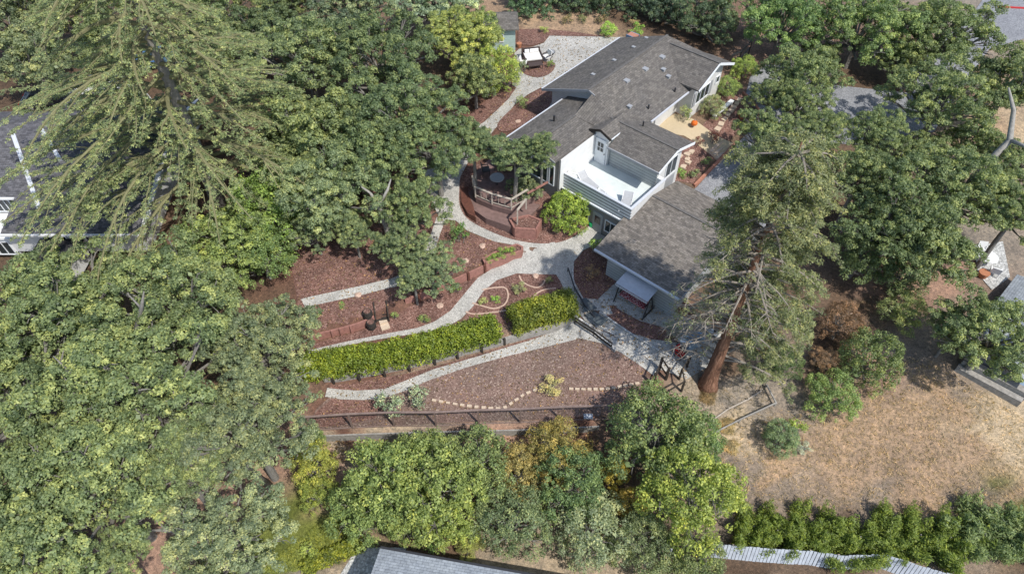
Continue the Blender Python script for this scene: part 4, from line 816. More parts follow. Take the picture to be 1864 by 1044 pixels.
# mint shed
p = Vector(un(938, 96, 0)); t = thing('garden_shed', 'small mint-walled shed with grey roof at the left edge of the upper patio', 'shed', (p.x, p.y, 0.0), R(4))
MB().box(-1.5, 1.3, -0.2, 3.0, 2.6, 2.5).build('wall', M['mint'], t)
pp = lambda x, y: 3.2 - 0.45 * abs(y - 1.3)
roof('roof', [(-3.3, -0.35), (0.3, -0.35), (0.3, 1.3), (-3.3, 1.3)], pp, 0.1, M['shingle'], t, uvy); roof('roof', [(-3.3, 1.3), (0.3, 1.3), (0.3, 2.95), (-3.3, 2.95)], pp, 0.1, M['shingle'], t, uvy)
MB().prism([(-2.9, 0.003), (-0.003, 0.003), (-0.003, 1.3), (-2.9, 1.3)], 2.3, lambda x, y: pp(x, y) - 0.12).prism([(-2.9, 1.3), (-0.003, 1.3), (-0.003, 2.597), (-2.9, 2.597)], 2.3, lambda x, y: pp(x, y) - 0.12).build('gable', M['mint'], t)
window(t, 0, 1.3, 1.2, 0.7, 0.8, 'x', 2); window(t, -1.4, 0, 1.1, 0.7, 0.8, 'y', 2)
# house at the bottom edge: only the far end of its roof is in view
zr = -3.0; P0 = Vector(un(692, 997, zr)); P1 = Vector(un(965, 1046, zr)); P2 = Vector(un(670, 1056, zr))
t = thing('lower_house', 'house whose pale blue-grey shingled roof fills the bottom edge of the view', 'house', (P0.x, P0.y, -6.3))
a = (P1 - P0).normalized(); b_ = Vector((a.y, -a.x, 0)); b_ = b_ if b_.y < 0 else -b_
zz = 3.3; q = [Vector((0, 0, 0)), a * 15, a * 15 + b_ * 9, b_ * 9]
pr_ = lambda x, y: zz + 0.22 * min(Vector((x, y, 0)).dot(b_), 9 - Vector((x, y, 0)).dot(b_) + 0.0)
h1 = [q[0], q[1], a * 15 + b_ * 4.5, b_ * 4.5]; h2 = [b_ * 4.5, a * 15 + b_ * 4.5, q[2], q[3]]
for hp in (h1, h2): roof('roof', [(v.x, v.y) for v in hp], pr_, 0.16, M['shingle_blue'], t, lambda c: (Vector((c.x, c.y, 0)).dot(a), Vector((c.x, c.y, 0)).dot(b_)))
MB().prism([((a * s1 + b_ * s2).x, (a * s1 + b_ * s2).y) for s1, s2 in ((.5, .5), (14.5, .5), (14.5, 8.5), (.5, 8.5))], -1, zz - 0.1).build('wall', M['white_siding'], t)
MB().bar(q[0] + Vector((0, 0, zz - .06)) - b_ * .06, q[1] + Vector((0, 0, zz - .06)) - b_ * .06, 0.12, 0.14).build('gutter', M['metal_dark'], t)
# right-hand house
zr = -2.6; Q = [Vector(un(*p_, zr)) for p_ in ((1752, 628), (1866, 480), (1990, 560), (1880, 700))]
t = thing('right_house', 'house with blue-grey shingle roof half hidden by oaks at the right edge', 'house', (Q[0].x, Q[0].y, -4.2)); o_ = Q[0]
poly = [(v.x - o_.x, v.y - o_.y) for v in Q]; ax_ = (Q[1] - Q[0]).normalized(); ay_ = Vector((ax_.y, -ax_.x, 0))
wd = (Q[3] - Q[0]).dot(ay_); pr2 = lambda x, y: 3.6 + 0.25 * min(max(Vector((x, y, 0)).dot(ay_), 0), wd - 0)
hf = [Vector((0, 0, 0)), ax_ * 9, ax_ * 9 + ay_ * (wd / 2), ay_ * (wd / 2)]; hf2 = [ay_ * (wd / 2), ax_ * 9 + ay_ * (wd / 2), ax_ * 9 + ay_ * wd, ay_ * wd]
pr2 = lambda x, y: 1.6 + 0.25 * min(Vector((x, y, 0)).dot(ay_), wd - Vector((x, y, 0)).dot(ay_))
for hp in (hf, hf2): roof('roof', [(v.x, v.y) for v in hp], pr2, 0.15, M['shingle_blue'], t, lambda c: (Vector((c.x, c.y, 0)).dot(ax_), Vector((c.x, c.y, 0)).dot(ay_)))
MB().prism([((ax_ * s1 + ay_ * s2).x, (ax_ * s1 + ay_ * s2).y) for s1, s2 in ((.5, .5), (8.5, .5), (8.5, wd - .5), (.5, wd - .5))], -1.5, 1.5).build('wall', M['grey_siding'], t)
# long low timber steps beside it
a = g(1738, 672); b = g(1852, 738); d = (b - a); L_ = d.length; rz = math.atan2(d.y, d.x)
t = thing('timber_steps', 'two long grey timber deck steps along the right-hand house', 'steps', tuple(a + Vector((0, 0, 0))), rz)
MB().box(L_ / 2, 0.1, -0.3, L_, 0.45, 0.65).build('step', M['grey_wood'], t); MB().box(L_ / 2 + 0.1, 0.62, -0.3, L_, 0.5, 1.0).build('step', M['grey_wood'], t); MB().box(L_ / 2 + 1.2, 1.6, 0.2, L_ * 0.7, 1.2, 0.12).build('landing', M['blue'], t)
# pale board fence at the bottom right
FB = gl([(1292, 1008), (1330, 1012), (1400, 1018), (1470, 1022), (1520, 1030), (1600, 1028), (1650, 1045), (1720, 1065)], hbase)
t = thing('board_fence', 'leaning pale blue-grey board fence along the bottom right below the junipers', 'fence', tuple(FB[0])); o_ = FB[0]; rr = random.Random(3); mb = MB(); nb_ = 0
cum = []
for a, b in zip(FB[:-1], FB[1:]):
    d = (b - a); n_ = max(1, int(d.length / 0.19)); yaw = math.atan2(d.y, d.x)
    for k in range(n_):
        q = a.lerp(b, (k + .5) / n_) - o_; mb.box(q.x, q.y, q.z - 0.2, 0.165, 0.03, 1.35 + rr.uniform(-.04, .04), rz=yaw + rr.uniform(-.03, .03), rx=R(-16) + rr.uniform(-.02, .02)); nb_ += 1
mb.build('boards', M['tin'], t)
for p in FB: MB().box(p.x - o_.x, p.y - o_.y + 0.3, p.z - o_.z - 0.3, 0.12, 0.12, 1.2).build('post', M['pale_wood'], t)
mb = MB()
for a, b in zip(FB[:-1], FB[1:]): mb.bar(a - o_ + Vector((0, 0.15, 0.5)), b - o_ + Vector((0, 0.15, 0.5)), 0.05, 0.1)
mb.build('rail', M['pale_wood'], t)
p = g(1208, 1030); tag(MB().tube([(0, 0, -.3), (0, 0, 2.6)], 0.05, 8).build('thin_pole', M['trim_grey'], None, p), 'thin grey upright pole among the shrubs at the bottom edge', 'pole')

# ---------------------------------------------------------------- cars under the cedar
def car(label, px, rz, paint):
    p = g(*px); t = thing('parked_car', label, 'car', tuple(p + Vector((0, 0, 0.05))), rz, 'cars parked beyond the left house')
    prof = [(-2.2, .35), (-2.25, .7), (-2.1, .88), (-1.2, .95), (1.0, 0.97), (2.05, .85), (2.25, .65), (2.25, .32)]
    def ext(prof, w0, w1=None, zt=None):
        mb = MB(); n = len(prof); vs = [(x, -w0 if not callable(w0) else -w0(z), z) for x, z in prof] + [(x, w0 if not callable(w0) else w0(z), z) for x, z in prof]
        return mb.add(vs, [tuple(range(n)), tuple(range(n, 2 * n))[::-1]] + [(i, n + i, n + (i + 1) % n, (i + 1) % n) for i in range(n)])
    ext(prof, 0.9).build('body', paint, t, bevel=0.06)
    ext([(-1.75, .96), (-1.15, 1.42), (0.35, 1.42), (1.15, .96)], lambda z: 0.78 if z < 1 else 0.64).build('cabin_glass', M['glass'], t, bevel=0.03)
    ext([(-1.2, 1.40), (-1.1, 1.47), (0.28, 1.47), (0.42, 1.40)], lambda z: 0.66).build('roof_panel', paint, t, bevel=0.02)
    for x in (-1.4, 1.4):
        for y in (-.88, .88):
            w_ = MB().tube([(x, y - .1, .34), (x, y + .1, .34)], 0.34, 16).build('wheel', M['rubber'], t); s_ = 1 if y > 0 else -1
            MB().tube([(x, y + s_ * .101, .34), (x, y + s_ * .12, .34)], 0.2, 12).build('rim', M['rim'], w_)
    for y in (-.65, .65): MB().box(2.24, y, .6, 0.06, 0.35, 0.14).build('headlight', M['trim'], t); MB().box(-2.25, y, .65, 0.06, 0.3, 0.14).build('tail_light', M['red'], t)
car('white parked car glimpsed between cedar branches', (172, 168), R(14), M['paint_white'])
car('dark parked car left of the white one under the cedar', (98, 190), R(10), M['paint_dark'])
car('blue parked car showing beside the cedar trunk', (296, 118), R(20), M['paint_blue'])

# ---------------------------------------------------------------- vegetation
def leaf_mesh(name, cl, dens, la, lb, seed, up=0.35, sq=0.85, zmin=-0.35, droop=0.0, spiky=False, tvar=0.13, lump=0.25, nd=0.7):
    """cl: (n,4) clump centres and radii; leaves are small rhombi spread over every clump"""
    rs = np.random.RandomState(seed); cl = np.asarray(cl, float)
    n = np.maximum(6, (dens * cl[:, 3] ** 2).astype(int)); I = np.repeat(np.arange(len(cl)), n); N = len(I)
    d = rs.normal(size=(N, 3)); d /= np.linalg.norm(d, axis=1, keepdims=True)
    flip = (d[:, 2] < zmin) & (rs.rand(N) < 0.85); d[flip, 2] *= -1
    ph = rs.rand(len(cl), 3)[I] * 6.28
    rf = cl[I, 3] * (0.62 + 0.42 * rs.rand(N) ** 0.6) * (1 + lump * np.sin(d[:, 0] * 5 + ph[:, 0]) * np.sin(d[:, 1] * 5 + ph[:, 1]))
    pos = cl[I, :3] + d * rf[:, None] * np.array([1, 1, sq])
    if droop: pos[:, 2] -= droop * (1 - d[:, 2]) * cl[I, 3]
    nr = d * nd + rs.normal(size=(N, 3)) * 0.45 + np.array([0, 0, up]); nr /= np.linalg.norm(nr, axis=1, keepdims=True)
    r0 = rs.normal(size=(N, 3))
    if spiky: r0 = np.cross(nr, d + np.array([0, 0, 0.9]) + rs.normal(size=(N, 3)) * 0.25)
    t = np.cross(nr, r0); t /= np.linalg.norm(t, axis=1, keepdims=True) + 1e-9; b = np.cross(nr, t)
    s = (0.65 + 0.7 * rs.rand(N))[:, None]; a = t * la * s; c = b * lb * s
    V = np.stack([pos - a, pos - c + a * 0.1, pos + a, pos + c + a * 0.1], 1).reshape(-1, 3)
    tint = np.clip(0.45 + rs.normal(size=len(cl))[I] * tvar + rs.normal(size=N) * 0.15, 0, 1)
    return V, tint
def build_leaves(name, V, tint, parent, color, loc_=None):
    me = bpy.data.meshes.new(name); F = np.arange(len(V)).reshape(-1, 4); quads_mesh(me, V, F)
    at = me.attributes.new('tint', 'FLOAT', 'FACE'); at.data.foreach_set('value', tint.astype(np.float32)); me.materials.append(M['leaf'])
    o = bpy.data.objects.new(name, me); link(o, parent); o.color = tuple(c * 1.4 for c in color) + (1,)
    if loc_: o.location = loc_
    return o
def crown(Rx, Rz, rnd, cr=0.6, lob=10, lobr=0.42, dens_c=1.0, low=0.25, sep=False):
    """clumps over the surface of many overlapping lobes, centred on the crown centre"""
    L = [(0, 0, Rz * (0.0 if sep else 0.15), Rx * (0.4 if sep else 0.5))]; ga = 2.39996
    for i in range(lob):
        f = (i + 0.5) / lob; el = math.asin(1 - (1 + low) * f); az = i * ga + rnd.uniform(-.4, .4); k = (rnd.uniform(.42, .95) if sep else rnd.uniform(.55, .78))
        L.append((Rx * k * math.cos(el) * math.cos(az), Rx * k * math.cos(el) * math.sin(az), Rz * k * math.sin(el), Rx * lobr * rnd.uniform(.7, 1.15)))
    L = np.array(L); out = []; cut = 0.62 if sep else 0.78
    for j, (x, y, z, r) in enumerate(L):
        n = int(dens_c * 1.15 * (r / cr) ** 2 * 3.0 * 0.62)
        for _ in range(n):
            v = Vector((rnd.gauss(0, 1), rnd.gauss(0, 1), rnd.gauss(0.25, 1))).normalized()
            if v.z < -0.2 - low: v.z *= -1
            zs = min(1.0, Rz / Rx * 1.25)
            q = r * (rnd.uniform(.8, 1.12) if sep else 1); p = (x + v.x * q, y + v.y * q, z + v.z * q * zs)
            dd = np.sqrt((L[:, 0] - p[0]) ** 2 + (L[:, 1] - p[1]) ** 2 + ((L[:, 2] - p[2]) / zs) ** 2) / L[:, 3]; dd[j] = 9
            if dd.min() < cut: continue
            out.append((*p, cr * rnd.uniform(0.7, 1.3)))
    return np.array(out), L
def tree_mesh(Rx, Rz, seed, cr=0.55, lob=11, dens=290, la=0.135, lb=0.088, dens_c=1.0, fill=True, low=0.25, lobr=0.42, sep=False, nd=0.7, **kw):
    rnd = random.Random(seed); C, L = crown(Rx, Rz, rnd, cr, lob, dens_c=dens_c, low=low, lobr=lobr, sep=sep)
    V, t = leaf_mesh('x', C, dens, la, lb, seed, nd=nd, **kw)
    if fill:
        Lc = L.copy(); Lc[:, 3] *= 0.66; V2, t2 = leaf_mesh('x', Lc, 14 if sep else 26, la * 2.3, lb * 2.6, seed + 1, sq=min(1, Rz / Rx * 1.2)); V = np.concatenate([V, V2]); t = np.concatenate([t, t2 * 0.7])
    return V, t, L
def limb_mesh(base_h, L, r0, seed, lean=(0, 0)):
    """trunk from the ground (0,0,-base_h) to the crown centre, limbs out to every lobe"""
    rnd = random.Random(seed); mb = MB(); fork = Vector((0, 0, -.42 * base_h)); b = Vector((0, 0, -3.2 * base_h))
    mb.tube([b, b.lerp(fork, .4), b.lerp(fork, .75) + Vector((rnd.uniform(-.15, .15), rnd.uniform(-.15, .15), 0)), fork], [r0 * 1.1, r0, r0 * .9, r0 * .75], 9)
    for x, y, z, r in L:
        e = Vector((x, y, z - r * 0.15)); m = fork.lerp(e, .5) + Vector((rnd.uniform(-.4, .4), rnd.uniform(-.4, .4), rnd.uniform(-.5, .1)))
        mb.tube([fork, fork.lerp(m, .5), m, m.lerp(e, .5) + Vector((rnd.uniform(-.2, .2), rnd.uniform(-.2, .2), .1)), e], [r0 * .5, r0 * .4, r0 * .3, r0 * .2, r0 * .08], 6)
        for k in range(3):
            e2 = e + Vector((rnd.uniform(-1, 1), rnd.uniform(-1, 1), rnd.uniform(-.4, .6))).normalized() * r * .75
            mb.tube([m.lerp(e, rnd.uniform(.3, .9)), e.lerp(e2, .5) + Vector((rnd.uniform(-.1, .1),) * 3), e2], [r0 * .14, r0 * .09, r0 * .03], 5)
    return mb
OAK = (0.098, 0.122, 0.050); FK = 2.45
def desat(c, k=1.0, q=0.13): l_ = 0.25 * c[0] + 0.65 * c[1] + 0.1 * c[2]; return tuple(k * (x * (1 - q) + l_ * q) for x in c) + (1,)
LIB = {}
def proto(key, **kw):
    if key not in LIB:
        V, t, L = tree_mesh(**kw); me = bpy.data.meshes.new(key); quads_mesh(me, V, np.arange(len(V)).reshape(-1, 4))
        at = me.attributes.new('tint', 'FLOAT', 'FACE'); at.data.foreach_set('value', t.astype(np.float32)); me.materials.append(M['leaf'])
        tm = limb_mesh(4.5 if kw['Rx'] > 3 else 2.2, L, 0.055 * kw['Rx'] + 0.04, kw['seed'])
        tr = bpy.data.meshes.new('trunk'); tr.from_pydata(tm.v, [], tm.f); tr.update(); tr.materials.append(M['bark'])
        LIB[key] = (me, tr, kw['Rx'], 4.5 if kw['Rx'] > 3 else 2.2)
    return LIB[key]
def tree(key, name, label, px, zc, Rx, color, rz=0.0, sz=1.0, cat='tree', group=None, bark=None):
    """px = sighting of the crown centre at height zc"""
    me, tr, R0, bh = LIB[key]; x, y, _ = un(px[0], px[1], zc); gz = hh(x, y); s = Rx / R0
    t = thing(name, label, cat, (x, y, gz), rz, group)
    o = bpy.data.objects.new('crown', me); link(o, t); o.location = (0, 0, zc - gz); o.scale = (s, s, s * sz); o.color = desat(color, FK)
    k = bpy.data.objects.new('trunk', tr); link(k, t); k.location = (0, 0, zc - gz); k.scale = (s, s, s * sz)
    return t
for i in range(4): proto('oak%d' % i, Rx=6.0, Rz=4.0, seed=11 + i, cr=0.36, lob=34, lobr=0.20, dens=620, la=0.08, lb=0.052, dens_c=.72, sq=.75, tvar=.17, sep=True, nd=.95)
for i in range(3): proto('mid%d' % i, Rx=5.0, Rz=3.8, seed=31 + i, cr=0.36, lob=30, lobr=0.215, dens=500, la=0.09, lb=0.058, dens_c=.75, sq=.75, tvar=.17, sep=True, nd=.95)
for i in range(3): proto('bush%d' % i, Rx=2.2, Rz=1.9, seed=51 + i, cr=0.27, lob=15, lobr=0.38, dens=800, la=0.06, lb=0.036, tvar=0.13, low=.6, zmin=-.7)
proto('round0', Rx=1.8, Rz=1.6, seed=91, cr=0.2, lob=24, lobr=0.34, dens=1250, la=0.05, lb=0.03, tvar=0.14, low=.7, zmin=-.8)
proto('fine0', Rx=2.2, Rz=1.8, seed=61, cr=0.25, lob=14, lobr=.38, dens=900, la=0.065, lb=0.026, tvar=0.12, up=0.2, low=.6, zmin=-.7)
proto('fine1', Rx=2.2, Rz=1.8, seed=62, cr=0.28, lob=12, lobr=.4, dens=800, la=0.07, lb=0.028, tvar=0.12, up=0.2, low=.6, zmin=-.7)
proto('small0', Rx=0.8, Rz=0.7, seed=71, cr=0.2, lob=6, dens=500, la=0.06, lb=0.035)
proto('small1', Rx=0.8, Rz=0.6, seed=72, cr=0.22, lob=5, dens=600, la=0.08, lb=0.02, up=0.0)

def C_(h_, k=1.0): return tuple(c * k for c in h_)
GREY = (0.122, 0.142, 0.074); DARK = (0.07, 0.094, 0.042); YEL = (0.17, 0.20, 0.035); OLV = (0.105, 0.125, 0.048); LIME = (0.155, 0.178, 0.03); GRN = (0.075, 0.125, 0.03); BRN = (0.16, 0.125, 0.04); GOLD = (0.21, 0.165, 0.02); SAGE = (0.15, 0.17, 0.10); PALE = (0.16, 0.185, 0.09)
TREES = [
 # key, label, px, z, R, colour, rot, sz
 ('oak0', 'broad oak at the left edge just below the white house', (105, 575), 1.3, 5.4, OAK, 0.3, 1.0),
 ('oak1', 'dense oak second from the left edge below the white house', (320, 560), 1.4, 5.2, OAK, 1.7, 1.0),
 ('oak2', 'oak reaching toward the mulch garden at the left end of the hedge', (478, 640), 0.9, 3.9, C_(GREY, .82), 2.9, .95),
 ('oak3', 'large oak in the middle of the left grove', (255, 700), 1.6, 5.6, C_(OAK, 1.05), 4.2, 1.0),
 ('oak1', 'oak at the left edge halfway down', (30, 720), 1.0, 5.0, OAK, 3.2, 1.0),
 ('oak0', 'grey-green oak at the right end of the grove above the bare gap', (452, 785), 0.2, 4.2, C_(GREY, .8), 5.1, .9),
 ('oak2', 'oak in the bottom left corner', (55, 945), 0.3, 5.0, OAK, 0.9, 1.0),
 ('oak3', 'oak at the lower left beside the bare patch of ground', (185, 885), 0.6, 5.0, C_(OAK, 1.08), 2.2, 1.0),
 ('oak1', 'silvery oak at the bottom between the bare patch and the lawn', (405, 990), -1.0, 3.8, (0.115, 0.135, 0.075), 4.7, .9),
 ('mid0', 'yellow-green oak between the cedar tips and the grove', (440, 440), 0.8, 3.6, (0.12, 0.15, 0.042), 0.5, 1.0),
 ('bush1', 'bright green young tree left of the leaning wire fence', (500, 390), 0.5, 2.9, (0.11, 0.16, 0.03), 1.2, 1.3),
 ('oak3', 'olive oak above the white limb left of centre', (560, 115), 4.0, 5.2, (0.10, 0.125, 0.058), 1.1, 1.0),
 ('mid1', 'oak with a whitish limb left of centre', (590, 250), 3.2, 4.6, OLV, 2.4, 1.0),
 ('oak2', 'pale-topped oak drooping over the mulch left of the pale trunk', (598, 345), 2.5, 4.2, (0.115, 0.14, 0.07), 0.2, 1.0),
 ('oak1', 'dark tall oak left of the mint shed', (690, 110), 4.5, 4.9, DARK, 3.0, 1.05),
 ('oak0', 'dark oak in the very centre of the upper left thicket', (745, 215), 4.0, 4.6, C_(DARK, 1.1), 5.0, 1.0),
 ('mid2', 'shady oak behind the forked pale trunk', (680, 270), 3.2, 3.4, C_(DARK, .95), 1.5, 1.1),
 ('mid0', 'oak with rust-tinged leaves between cedar and centre', (545, 245), 2.0, 3.0, (0.12, 0.11, 0.035), 4.0, 1.0),
 ('oak2', 'yellowing tree behind the shed side of the curvy path', (840, 75), 3.0, 3.9, (0.17, 0.185, 0.05), 2.0, 1.0),
 ('mid1', 'green tree overlapping the mint shed', (872, 62), 2.2, 2.4, (0.085, 0.12, 0.045), 0.7, 1.2),
 ('bush2', 'yellow-green shrub bank beside the daybed', (908, 135), 1.4, 2.0, YEL, 0.4, 1.2),
 ('mid2', 'oak on the left bank of the curvy path', (865, 150), 2.2, 2.8, OLV, 3.3, 1.1),
 ('oak3', 'blue-green oak at the top edge left of centre', (640, 10), 4.5, 4.6, (0.09, 0.115, 0.07), 0.0, 1.0),
 ('oak0', 'pale grey-green tree at the top edge above the dark oaks', (790, 5), 3.5, 4.6, (0.15, 0.185, 0.13), 2.8, 1.0),
 ('mid0', 'dark tree behind the cedar at the top', (480, 60), 3.5, 3.6, C_(DARK, .9), 2.6, 1.0),
 ('mid2', 'dark grey-green tree at the top left corner', (30, 40), 3.0, 5.0, C_(GREY, .8), 2.6, 1.0),
 ('mid1', 'hazy green tree at the top left behind the cedar', (160, 20), 4.0, 4.6, C_(OAK, .9), 0.6, 1.0),
 ('mid0', 'green tree at the top edge right of the cedar apex', (370, 10), 4.0, 4.6, OAK, 5.6, 1.0),
 ('oak3', 'shadowy oak filling the thicket above the mulch', (655, 300), 2.6, 4.2, C_(DARK, 1.15), 0.7, 1.1),
 ('oak1', 'dense oak between the centre thicket and the curvy path', (795, 275), 2.8, 3.6, C_(DARK, 1.15), 2.7, 1.0),
 ('oak0', 'oak bough hanging in front of the dark thicket', (540, 330), 2.2, 3.2, OLV, 4.1, 1.0),
 ('mid1', 'oak filling the top left between corner and cedar', (70, 120), 2.5, 4.0, C_(GREY, .85), 5.0, 1.0),
 ('mid2', 'dark tree behind the parked cars at the left', (200, 90), 2.5, 3.6, C_(OAK, .8), 1.0, 1.0),
 ('mid0', 'tree closing the gap behind the cedar near the top', (400, 100), 2.8, 3.8, C_(OAK, .85), 3.0, 1.0),
 ('mid1', 'oak reaching across the driveway top toward the house corner', (1405, 175), 1.8, 2.2, C_(OAK, .9), 3.0, 1.0),
 ('oak2', 'oak shading the driveway beside the redwood', (1590, 250), 2.2, 2.9, OAK, 3.0, 1.0),
 ('bush0', 'green young tree between the oak grove and the leaning wire fence', (478, 470), 0.0, 2.0, (0.09, 0.13, 0.04), 2.2, 1.2),
 ('oak1', 'oak crowding the driveway left of the parking area', (1455, 195), 2.2, 2.6, OAK, 3.7, 1.0),
 ('oak0', 'tree at the top edge between cedar apex and blue-green oak', (520, -5), 4.0, 3.8, C_(OAK, .9), 1.5, 1.0),
 ('oak0', 'oak at the left rim of the bare gap in the lower grove', (322, 845), 0.0, 2.9, OAK, 1.9, 1.0),
 ('mid1', 'low tree under the canopy above the parking area', (1490, 110), 0.8, 2.6, C_(OAK, .9), 0.4, .9),
 ('mid2', 'low tree under the canopy left of the road', (1640, 115), 0.8, 2.8, OAK, 1.4, .9),
 ('mid0', 'low tree at the right of the parking area', (1760, 265), 0.2, 2.8, OAK, 2.4, .9),
 ('mid1', 'low tree below the parking area', (1670, 285), 0.0, 2.6, C_(OAK, .95), 3.4, .9),
 ('bush1', 'shady understorey bush right of the redwood mid-trunk', (1570, 470), -1.4, 2.2, (0.085, 0.11, 0.045), 3.4, .9),
 ('bush0', 'understorey bush beneath the large right oaks', (1640, 500), -1.8, 1.8, (0.09, 0.115, 0.05), 0.4, .9),
 ('mid0', 'oak at the right edge between pale limb and white patio', (1850, 300), 1.4, 2.6, OAK, 0.9, .9),
 ('oak0', 'oak bough drooping beside the pale trunk toward the straight path', (728, 448), 0.9, 2.1, (0.098, 0.122, 0.058), 1.9, 1.2),
 ('mid1', 'narrow oak bough hanging over the end of the straight path', (752, 505), 0.0, 1.5, (0.10, 0.125, 0.06), 3.9, .9),
 ('mid2', 'oak bough hanging lowest over the left mulch', (645, 425), 0.8, 1.5, (0.10, 0.125, 0.058), 0.9, 1.2),
 ('mid0', 'hanging oak bough nearest the leaning wire fence', (572, 425), 0.6, 1.7, (0.105, 0.13, 0.062), 2.9, 1.2),
 ('oak2', 'oak filling the bottom edge left of the bare patch', (205, 1020), 0.0, 2.1, OAK, 2.9, 1.0),
 # back line
 ('mid1', 'dark pale-flecked evergreen at the top behind the dry bed', (965, 6), 1.0, 2.9, (0.05, 0.09, 0.045), 1.0, 1.2),
 ('mid2', 'dark evergreen second along the line behind the dry bed', (1045, 3), 1.0, 2.8, (0.045, 0.07, 0.038), 2.0, 1.2),
 ('mid0', 'dark evergreen third along the line behind the dry bed', (1125, 5), 1.0, 2.8, (0.05, 0.075, 0.04), 3.0, 1.2),
 ('mid2', 'dark evergreen directly behind the chimney end of the roof', (1205, 20), 1.2, 2.8, (0.055, 0.08, 0.05), 4.4, 1.2),
 ('oak1', 'dark oak behind the far corner of the house', (1290, 40), 1.6, 3.7, (0.06, 0.085, 0.045), 0.8, 1.1),
 ('oak0', 'bright green tree at the top right of the house', (1425, 45), 2.6, 4.9, (0.085, 0.13, 0.042), 5.9, 1.0),
 ('oak2', 'bright green tree at the top between the house and the road', (1565, 55), 2.6, 5.2, (0.095, 0.13, 0.045), 1.9, 1.0),
 ('oak3', 'green oak at the top edge left of the red kerb', (1715, 65), 2.6, 5.2, (0.09, 0.115, 0.045), 3.9, .9),
 ('oak1', 'oak over the parking area at the upper right', (1710, 190), 2.2, 4.5, OAK, 4.9, .95),
 ('oak3', 'oak over the driveway just right of the redwood top', (1490, 245), 2.4, 2.5, C_(OAK, .95), 1.0, 1.0),
 ('mid2', 'oak between the redwood crown and the parking area', (1565, 325), 1.8, 2.9, C_(OAK, .9), 2.0, 1.0),
 ('mid1', 'oak at the top of the driveway left of the parking area', (1462, 140), 2.4, 3.3, OAK, 2.2, 1.0),
 ('mid1', 'oak at the right edge below the road', (1835, 160), 2.6, 4.2, (0.09, 0.11, 0.045), 3.4, 1.0),
 ('mid0', 'small oak overhanging the driveway kerb', (1395, 250), 1.8, 2.6, OAK, 1.4, 1.1),
 ('oak0', 'dark oak right of the redwood crown', (1625, 410), 1.0, 4.7, (0.072, 0.095, 0.038), 2.5, 1.0),
 ('oak3', 'large oak with a pale leaning limb near the right edge', (1740, 350), 1.6, 4.7, OAK, 0.4, .9),
 ('oak2', 'oak at the right edge above the white patio table', (1850, 390), 2.0, 3.0, OAK, 5.2, 1.0),
 ('mid2', 'oak shading the path between redwood and white patio', (1685, 455), 0.8, 3.4, C_(OAK, .95), 0.9, .9),
 ('oak1', 'oak crown hanging over the right-hand house roof', (1812, 612), -0.4, 3.8, C_(OAK, 1.05), 2.1, .9),
 ('mid0', 'small oak reaching left from the right-hand house over bare soil', (1738, 605), -1.4, 1.9, OAK, 3.6, .9),
 # middle garden
 ('mid1', 'twisted oak whose crown hangs over the garden deck', (938, 285), 3.2, 2.5, (0.085, 0.11, 0.05), 2.2, .7),
 ('mid2', 'oak overhanging the curvy path left of the deck', (862, 262), 3.0, 2.1, (0.085, 0.11, 0.05), 1.2, .9),
 ('mid2', 'small oak crown against the left roof slope', (988, 268), 4.3, 1.4, (0.08, 0.105, 0.045), 0.4, .8),
 ('mid0', 'grey-green oak beside the round lemon tree', (955, 345), -0.7, 1.4, (0.11, 0.13, 0.07), 1.9, .9),
 ('oak3', 'oak in front of the pale forked trunk above the path', (748, 380), 1.6, 2.9, (0.09, 0.115, 0.05), 5.5, 1.3),
 ('mid0', 'low drooping oak crown over the red timber wall', (785, 492), 0.0, 2.2, (0.10, 0.125, 0.062), 4.5, .8),
 ('oak2', 'drooping oak bough over the sunlit mulch', (612, 405), 0.8, 2.5, (0.105, 0.13, 0.062), 3.8, 1.3),
]
for key, lab, px, z, r, c, rz, sz in TREES: tree(key, 'oak_tree' if 'oak' in lab else 'broadleaf_tree', lab, px, z, r, c, rz, sz)
